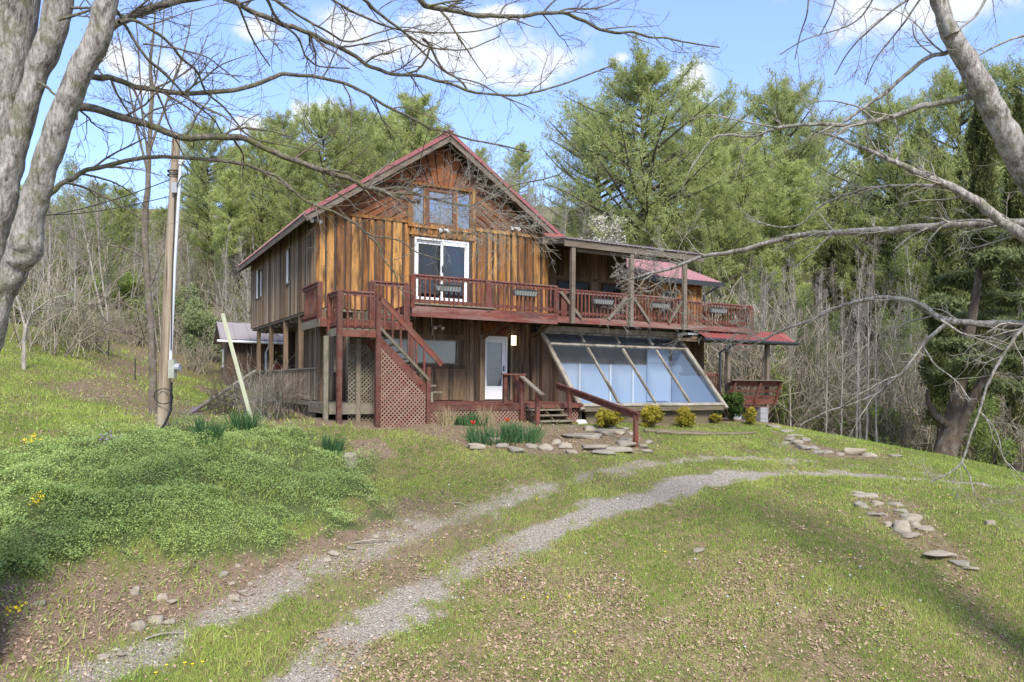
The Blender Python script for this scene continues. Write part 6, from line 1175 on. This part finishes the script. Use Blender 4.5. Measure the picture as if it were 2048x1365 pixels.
# blossoming tree, sage green bush
tr, br, tips = bare_mesh(21, 6, 3, .3, .1, .25, 22); X = P(1208, 500, 44); gz = float(Hh(X[0], 44)); s = (P(1208, 432, 44)[2]-gz)/5.6
o = place('blossom_tree', (tr, br), (GREYB, GREYB), ('trunk', 'branches'), (X[0], 44, gz), s*1.25, 0, s); tips = tips[rng.random(len(tips)) < .4]; n = len(tips)*4; tp = np.repeat(tips, 4, 0)+rng.normal(0, .08, (n, 3)); dd = unit(rng.normal(size=(n, 3))); ss = unit(np.cross(dd, rng.normal(size=(n, 3)))); nb = NB(); nb.add(np.stack([tp-ss*.025, tp+ss*.025, tp+dd*.06], 1), np.arange(n*3).reshape(-1, 3), np.repeat(rng.random(n), 3)); link('blossom', nb.mesh('blossom'), BLOOM, o)
tag(o, 'small white blossoming tree showing above the balcony roof', 'tree')
def far_bush(name, px, py, D, wpx, hpx, mat, n, size, label, elong=1.8, group=None):
    X = P(px, py, D)[0]; gz = float(Hh(X, D)); s = D/F; top = P(px, py-hpx, D)[2]-gz; o = empty(name, (X, D, gz)); nb = NB(); leaf_cloud(np.array((0, 0, top*.5)), np.array((wpx*s/2, wpx*s/2, top*.5)), n, size, nb, 1, 20, elong, surf=.2); link('foliage', nb.mesh('foliage'), mat, o)
    p = np.zeros((16, 3)); d = unit(np.c_[rng.normal(0, .4, (16, 2)), np.ones(16)]); pa = grow(p, d, np.full(16, top*.9), 6, .1); V, Fc = tubes(pa, np.linspace(.03, .008, 6)[None].repeat(16, 0), 4); link('stem', np_mesh('stem', V, Fc), BROWNB, o); return tag(o, label, 'shrub', group)
far_bush('willow_bush', 405, 720, 40, 110, 120, SAGE, 26000, .06, 'pale sage green bushy shrub behind the shed', 2.6); far_bush('willow_bush', 440, 690, 46, 70, 60, SAGE, 9000, .07, 'smaller pale green shrub above the shed roof', 2.6)
far_bush('leafing_shrub', 215, 600, 55, 140, 70, SPRING, 5000, .12, 'fresh yellow green shrub on the slope left of the utility pole', 1.6, 'leafing shrubs'); far_bush('leafing_shrub', 130, 640, 48, 110, 60, SPRING, 2500, .12, 'yellow green shrub at the top of the grassy path', 1.6, 'leafing shrubs')
far_bush('leafing_shrub', 110, 690, 40, 200, 80, SAGE, 16000, .05, 'brambly mound on the crest of the left slope', 1.6, 'leafing shrubs')
far_bush('leafing_shrub', 1560, 800, 33, 70, 110, SPRING, 2600, .07, 'light green undergrowth shrub right of the low red porch', 1.4, 'leafing shrubs'); far_bush('leafing_shrub', 1640, 760, 40, 90, 120, SPRING, 1800, .08, 'thin leafing shrub among the bare trunks right of the low porch', 1.4, 'leafing shrubs')
far_bush('leafing_shrub', 1985, 900, 27, 110, 110, SPRING, 3600, .06, 'light green thicket shrub right of the dark leaning trunk', 1.4, 'leafing shrubs'); far_bush('leafing_shrub', 1780, 860, 33, 110, 60, BOXW, 2600, .07, 'dark green low shrub behind the lawn brow left of the leaning trunk', 1.4, 'leafing shrubs'); far_bush('leafing_shrub', 1400, 560, 48, 130, 70, SPRING, 2600, .1, 'yellow green young growth beyond the faded red addition roof', 1.4, 'leafing shrubs')
# twiggy thickets
def thicket_mesh(seed, n=70, H_=2.6, R=1.0, minr=.008):
    global rng; keep = rng; rng = np.random.default_rng(seed); nb = NB(); p = np.c_[rng.normal(0, R*.4, (n, 2)), np.full(n, -.2)]; d = unit(np.c_[rng.normal(0, .35, (n, 2)), np.ones(n)]); L_ = H_*rng.uniform(.6, 1.1, n); a = grow(p, d, L_, 7, .13, (0, 0, -.02)); ra = np.linspace(.018, minr*.7, 7)[None].repeat(n, 0); V, Fc = tubes(a, ra, 3); nb.add(V, Fc)
    p2, d2, r2, t2, ix = sprout(a, ra, 5, .25, (.3, .8), .7); b = grow(p2, d2, L_[ix]*rng.uniform(.15, .4, len(ix)), 4, .15); V, Fc = tubes(b, np.full((len(ix), 4), minr*.8), 3); nb.add(V, Fc); rng = keep; return nb
TH = [thicket_mesh(31), thicket_mesh(32, 50, 3.2, 1.3)]
def thick(name, px, py, s, label, v=0, mat=BRUSH): g = hit1(px, py); o = link(name, TH[v].mesh(name), mat, None, g, rng.uniform(0, 6)); o.scale = (s, s, s); return tag(o, label, 'shrub', 'leafless thickets round the lawn')
thick('bare_bush', 1630, 855, 1.15, 'tan leafless bush at the lawn brow right of the low red porch'); thick('bare_bush', 1600, 852, .9, 'smaller leafless bush nearest the low red porch', 1)
thick('bare_bush', 1830, 895, 1.25, 'leafless many stemmed bush just left of the dark leaning trunk', 1); thick('bare_bush', 1700, 868, .9, 'leafless bush at the foot of the pale trunks behind the lawn', 0)
thick('bare_bush', 180, 700, 1.0, 'tangled bare bush on the left slope, nearest the slope crest'); thick('bare_bush', 340, 705, 1.0, 'bare bush behind the utility pole on the left slope', 1); thick('bare_bush', 95, 700, 1.3, 'large bare bush at the crest left of the grassy path', 1); thick('bare_bush', 262, 690, 1.1, 'bare bush beside the top of the grassy path', 0); thick('bare_bush', 395, 745, .8, 'bare bush between the utility pole and the shed', 0)
far_bush('leafing_shrub', 300, 650, 47, 120, 60, SPRING, 5000, .09, 'yellow green shrub directly behind the utility pole', 1.6, 'leafing shrubs'); far_bush('leafing_shrub', 40, 640, 34, 150, 80, SPRING, 6000, .07, 'yellow green shrub at the left edge behind the young forked tree', 1.6, 'leafing shrubs'); far_bush('leafing_shrub', 370, 640, 44, 100, 70, SAGE, 7000, .08, 'greyish green shrub between pole and willow bush', 1.6, 'leafing shrubs')
thick('bare_bush', 1960, 915, 1.3, 'leafless thicket right of the dark leaning trunk', 0); thick('bare_bush', 560, 838, .55, 'thin twiggy bush before the slatted left porch wall', 1, TWIG); thick('bare_bush', 450, 830, .5, 'reddish twiggy bush between pole and leaning post', 0, TWIG); thick('bare_bush', 520, 838, .6, 'twiggy bush behind the foot of the leaning pale post', 0, PALE)
# far undergrowth: one twiggy mass on the wooded slopes, one leafy
def undergrowth():
    nb = NB(); lf = NB(); base = [(np.concatenate(t.V), np.concatenate(t.F)) for t in (thicket_mesh(41, 26, 3.6, 1.4, .016), thicket_mesh(42, 20, 4.4, 1.4, .018), thicket_mesh(43, 30, 2.6, 1.4, .014))]
    n = 0
    while n < 760:
        y = rng.uniform(31, 82) if n < 620 else rng.uniform(80, 125); x = rng.uniform(-.78, .78)*y
        if float(masks(np.array([x]), np.array([y]))[4][0]) < .5: continue
        q = (x-P0[0])*UA[0]+(y-P0[1])*UA[1]; b = (x-P0[0])*VB[0]+(y-P0[1])*VB[1]
        if -3 < q < 20 and -5 < b < 14: continue
        px = 1024+F*x/y
        if px < 430 and y < 54: continue
        if px < 330 and y < 60 and px > 150: continue
        V, Fc = base[rng.integers(0, 3)]; s = rng.uniform(.7, 1.5); a = rng.uniform(0, 6.3); c, sn = math.cos(a), math.sin(a); W_ = V*s; W_ = np.c_[W_[:, 0]*c-W_[:, 1]*sn+x, W_[:, 0]*sn+W_[:, 1]*c+y, W_[:, 2]+float(Hh(x, y))]; nb.add(W_, Fc); n += 1
        if rng.random() < (.9 if x < 0 else .6):
            leaf_cloud(np.array((x, y, float(Hh(x, y))+rng.uniform(.5, 1.8))), np.array((2.0, 2.0, 1.6)), 300, .13, lf, 1, 8, 1.5, surf=.05)
    tag(link('undergrowth', nb.mesh('undergrowth'), BRUSH), 'tangled leafless brush covering the wooded slopes', 'brush', None, 'stuff'); tag(link('undergrowth_leaves', lf.mesh('leaves'), SPRING), 'sparse fresh green leaves through the wooded brush', 'brush', None, 'stuff')
undergrowth()
# ---------------------------------------------------------------- grass, ground cover, leaves, gravel: uncountable stuff
def sample(n, ymax=34, ymin=7.5):   # denser near the viewer's side, all over the visible ground
    y = ymin*(ymax/ymin)**rng.random(n); x = rng.uniform(-.76, .76, n)*y; return x, y
HOUSE = lambda x, y: (((x-P0[0])*UA[0]+(y-P0[1])*UA[1] > -.6) & ((x-P0[0])*UA[0]+(y-P0[1])*UA[1] < 17.6) & ((x-P0[0])*VB[0]+(y-P0[1])*VB[1] > -3.0) & ((x-P0[0])*VB[0]+(y-P0[1])*VB[1] < 11))
def blades(n, hgt, wid, keepf, ymax=34, lean=.35, tb=0.0, seg=1):
    x, y = sample(n, ymax); g, d, c, l, wd = masks(x, y); k = rng.random(n) < keepf(g, d, c, l, wd, x, y); k &= ~HOUSE(x, y); x, y, l, c = x[k], y[k], l[k], c[k]; n = len(x)
    p = np.c_[x, y, Hh(x, y)-.005]; patch = fbm(x*1.1+3, y*1.1, 3); dd = unit(np.c_[rng.normal(0, lean, (n, 2)), np.ones(n)]); s = unit(np.cross(dd, rng.normal(size=(n, 3)))); h = hgt*rng.uniform(.5, 1.3, (n, 1))*(.6+.9*patch[:, None]); w_ = wid*rng.uniform(.7, 1.3, (n, 1))*(y[:, None]/12)**.7
    t = np.clip(patch*.9+rng.normal(0, .2, n)+tb+l*.12, 0, 1); return np.stack([p-s*w_, p+s*w_, p+dd*h], 1).reshape(-1, 3), np.repeat(t, 3)
nb = NB(); V, t = blades(900000, .055, .0055, lambda g, d, c, l, w_, x, y: np.clip(1-g*1.15, 0, 1)*np.clip(1-d*1.1, .05, 1)*(1-c)*(1-w_)*(1-l*.42)*np.clip(fbm(x*1.6+7, y*1.6, 4)*4.0-1.0, .4, 1)); nb.add(V, np.arange(len(V)).reshape(-1, 3), t)
V, t = blades(150000, .11, .006, lambda g, d, c, l, w_, x, y: (1-g)*(1-d)*(1-c)*(1-w_)*np.clip(fbm(x*2.3+7, y*2.3, 3)*4-2.3, 0, 1)); nb.add(V, np.arange(len(V)).reshape(-1, 3), t*.6)
V, t = blades(60000, .16, .010, lambda g, d, c, l, w_, x, y: np.clip(fbm(x*.8+1, y*.8, 3)*3-1.0, 0, 1)*((x < -.10*y-2)|(y > 30))*(1-g)*(1-w_)*.9, 48, .45); nb.add(V, np.arange(len(V)).reshape(-1, 3), t)
tag(link('grass', nb.mesh('grass'), GRASS), 'patchy spring lawn grass over the yard', 'grass', None, 'stuff')
n = 430000; x, y = sample(n, 18.5, 8); x = rng.uniform(-.74, .05, n)*y; c = masks(x, y)[2]; k = rng.random(n) < c*np.clip(fbm(x*2.6+11, y*2.6, 3)*4-1.0, .1, 1); x, y = x[k], y[k]; n = len(x); hgt = .04+.62*np.clip(fbm(x*1.6, y*1.6, 4)-.28, 0, 1)
z = Hh(x, y)+hgt*rng.uniform(.1, 1.0, n)**.6; p = np.c_[x, y, z]; d = unit(np.c_[rng.normal(0, 1, (n, 2)), rng.uniform(.0, .8, n)]); s = unit(np.cross(d, np.array((0, 0, 1))+rng.normal(0, .35, (n, 3)))); L_ = rng.uniform(.018, .042, (n, 1))*(.7+.7*fbm(x*.9+20, y*.9, 2)[:, None]); nb = NB()
nb.add(np.stack([p, p+d*L_*.5+s*L_*.32, p+d*L_, p+d*L_*.5-s*L_*.32], 1), np.arange(n*4).reshape(-1, 4), np.repeat(np.clip(.2+.5*fbm(x*1.2, y*1.2, 3)+rng.normal(0, .14, n), 0, 1), 4))
tag(link('ground_cover', nb.mesh('ground_cover'), COVER), 'dense low leafy green ground cover on the left bank', 'ground cover', None, 'stuff')
# low tangle of grass over the bank
# weeds dotted in dirt and lawn
n = 120000; x, y = sample(n, 26); g, d_, c, l, wd = masks(x, y); w_ = np.clip(fbm(x*1.7+31, y*1.7+5, 3)*7-4.1, 0, 1); k = (rng.random(n) < w_*(1-g)*np.where(d_ > .5, .6, .35)*(1-c)) & ~HOUSE(x, y); x, y = x[k], y[k]; n = len(x)
p = np.c_[x, y, Hh(x, y)+rng.uniform(0, .05, n)]; d = unit(np.c_[rng.normal(0, 1, (n, 2)), rng.uniform(.1, .9, n)]); s = unit(np.cross(d, np.array((0, 0, 1))+rng.normal(0, .3, (n, 3)))); L_ = rng.uniform(.025, .055, (n, 1)); nb = NB(); nb.add(np.stack([p, p+d*L_*.5+s*L_*.3, p+d*L_, p+d*L_*.5-s*L_*.3], 1), np.arange(n*4).reshape(-1, 4), np.repeat(np.clip(rng.normal(.6, .2, n), 0, 1), 4))
tag(link('weeds', nb.mesh('weeds'), COVER), 'small leafy weeds scattered over lawn and bare dirt', 'weeds', None, 'stuff')
n = 210000; x, y = sample(n, 27); g, d_, c, l, wd = masks(x, y); k = (rng.random(n) < np.clip(l*1.25*np.clip(fbm(x*1.5+3, y*1.5, 3)*3-.8, .12, 1)+.07+d_*.16, 0, 1)*(1-g*.9)*(1-c*.93)) & ~HOUSE(x, y); x, y = x[k], y[k]; n = len(x)
p = np.c_[x, y, Hh(x, y)+rng.uniform(.003, .03, n)]; nrm = unit(np.c_[rng.normal(0, .55, (n, 2)), np.ones(n)]); d = unit(np.cross(nrm, rng.normal(size=(n, 3)))); s = np.cross(nrm, d); L_ = rng.uniform(.013, .038, (n, 1)); cu = nrm*L_*rng.uniform(.1, .5, (n, 1)); nb = NB()
nb.add(np.stack([p-d*L_, p-s*L_*.55+cu*.2, p+d*L_+cu, p+s*L_*.5+cu*.4], 1), np.arange(n*4).reshape(-1, 4), np.repeat(np.clip(rng.normal(.5, .22, n), 0, 1), 4)); tag(link('fallen_leaves', nb.mesh('fallen_leaves'), LITTER), 'brown fallen leaves strewn over the lawn and bank foot', 'leaves', None, 'stuff')
n = 260000; x, y = sample(n, 20); g, d_, c, l, wd = masks(x, y); k = (rng.random(n) < (.25+.6*l+.4*d_)*(1-g*.6)*(1-c*.9)) & ~HOUSE(x, y); x, y = x[k], y[k]; n = len(x)
p = np.c_[x, y, Hh(x, y)+rng.uniform(.002, .015, n)]; nrm = unit(np.c_[rng.normal(0, .6, (n, 2)), np.ones(n)]); d = unit(np.cross(nrm, rng.normal(size=(n, 3)))); s = np.cross(nrm, d); L_ = rng.uniform(.006, .02, (n, 1)); nb = NB(); nb.add(np.stack([p-d*L_, p-s*L_*.3, p+d*L_, p+s*L_*.3], 1), np.arange(n*4).reshape(-1, 4), np.repeat(np.clip(rng.normal(.5, .28, n), 0, 1), 4)); tag(link('leaf_crumbs', nb.mesh('leaf_crumbs'), LITTER), 'small dry straw and leaf bits between the grass', 'leaves', None, 'stuff')
PEB = MT('pebble_stone'); PEB.col(PEB.ramp(PEB.attr(), [(0, (.15, .13, .11)), (.4, (.30, .265, .225)), (1, (.52, .48, .42))])); n = 190000; x, y = sample(n, 22); g, d_, c, l, wd = masks(x, y); k = (rng.random(n) < np.clip(g*.9+d_*.10*(1-c), 0, 1)) & ~HOUSE(x, y); x, y = x[k], y[k]; n = len(x)
r = rng.uniform(.007, .018, (n, 1))*np.where(rng.random((n, 1)) < .03, 2.0, 1); p = np.c_[x, y, Hh(x, y)-.012]; a = rng.uniform(0, 6.3, (n, 1)); ax = np.c_[np.cos(a), np.sin(a), 0*a]; ay = np.c_[-np.sin(a), np.cos(a), 0*a]; up = np.c_[rng.normal(0, .2, (n, 2)), np.ones(n)]
V = np.stack([p+ax*r*1.2, p+ay*r*.9, p-ax*r, p-ay*r*.8, p+up*r*rng.uniform(.7, 1.1, (n, 1))], 1); Fq = np.array([(0, 1, 4), (1, 2, 4), (2, 3, 4), (3, 0, 4)]); nb = NB(); nb.add(V, (np.arange(n)[:, None, None]*5+Fq[None]).reshape(-1, 3), np.repeat(np.clip(rng.normal(.55, .25, n), 0, 1), 5)); tag(link('gravel', nb.mesh('gravel'), PEB.m), 'pale crushed gravel in the wheel tracks', 'gravel', None, 'stuff')
# wood yard clutter is hidden; world settings last
sc.render.engine = 'CYCLES'
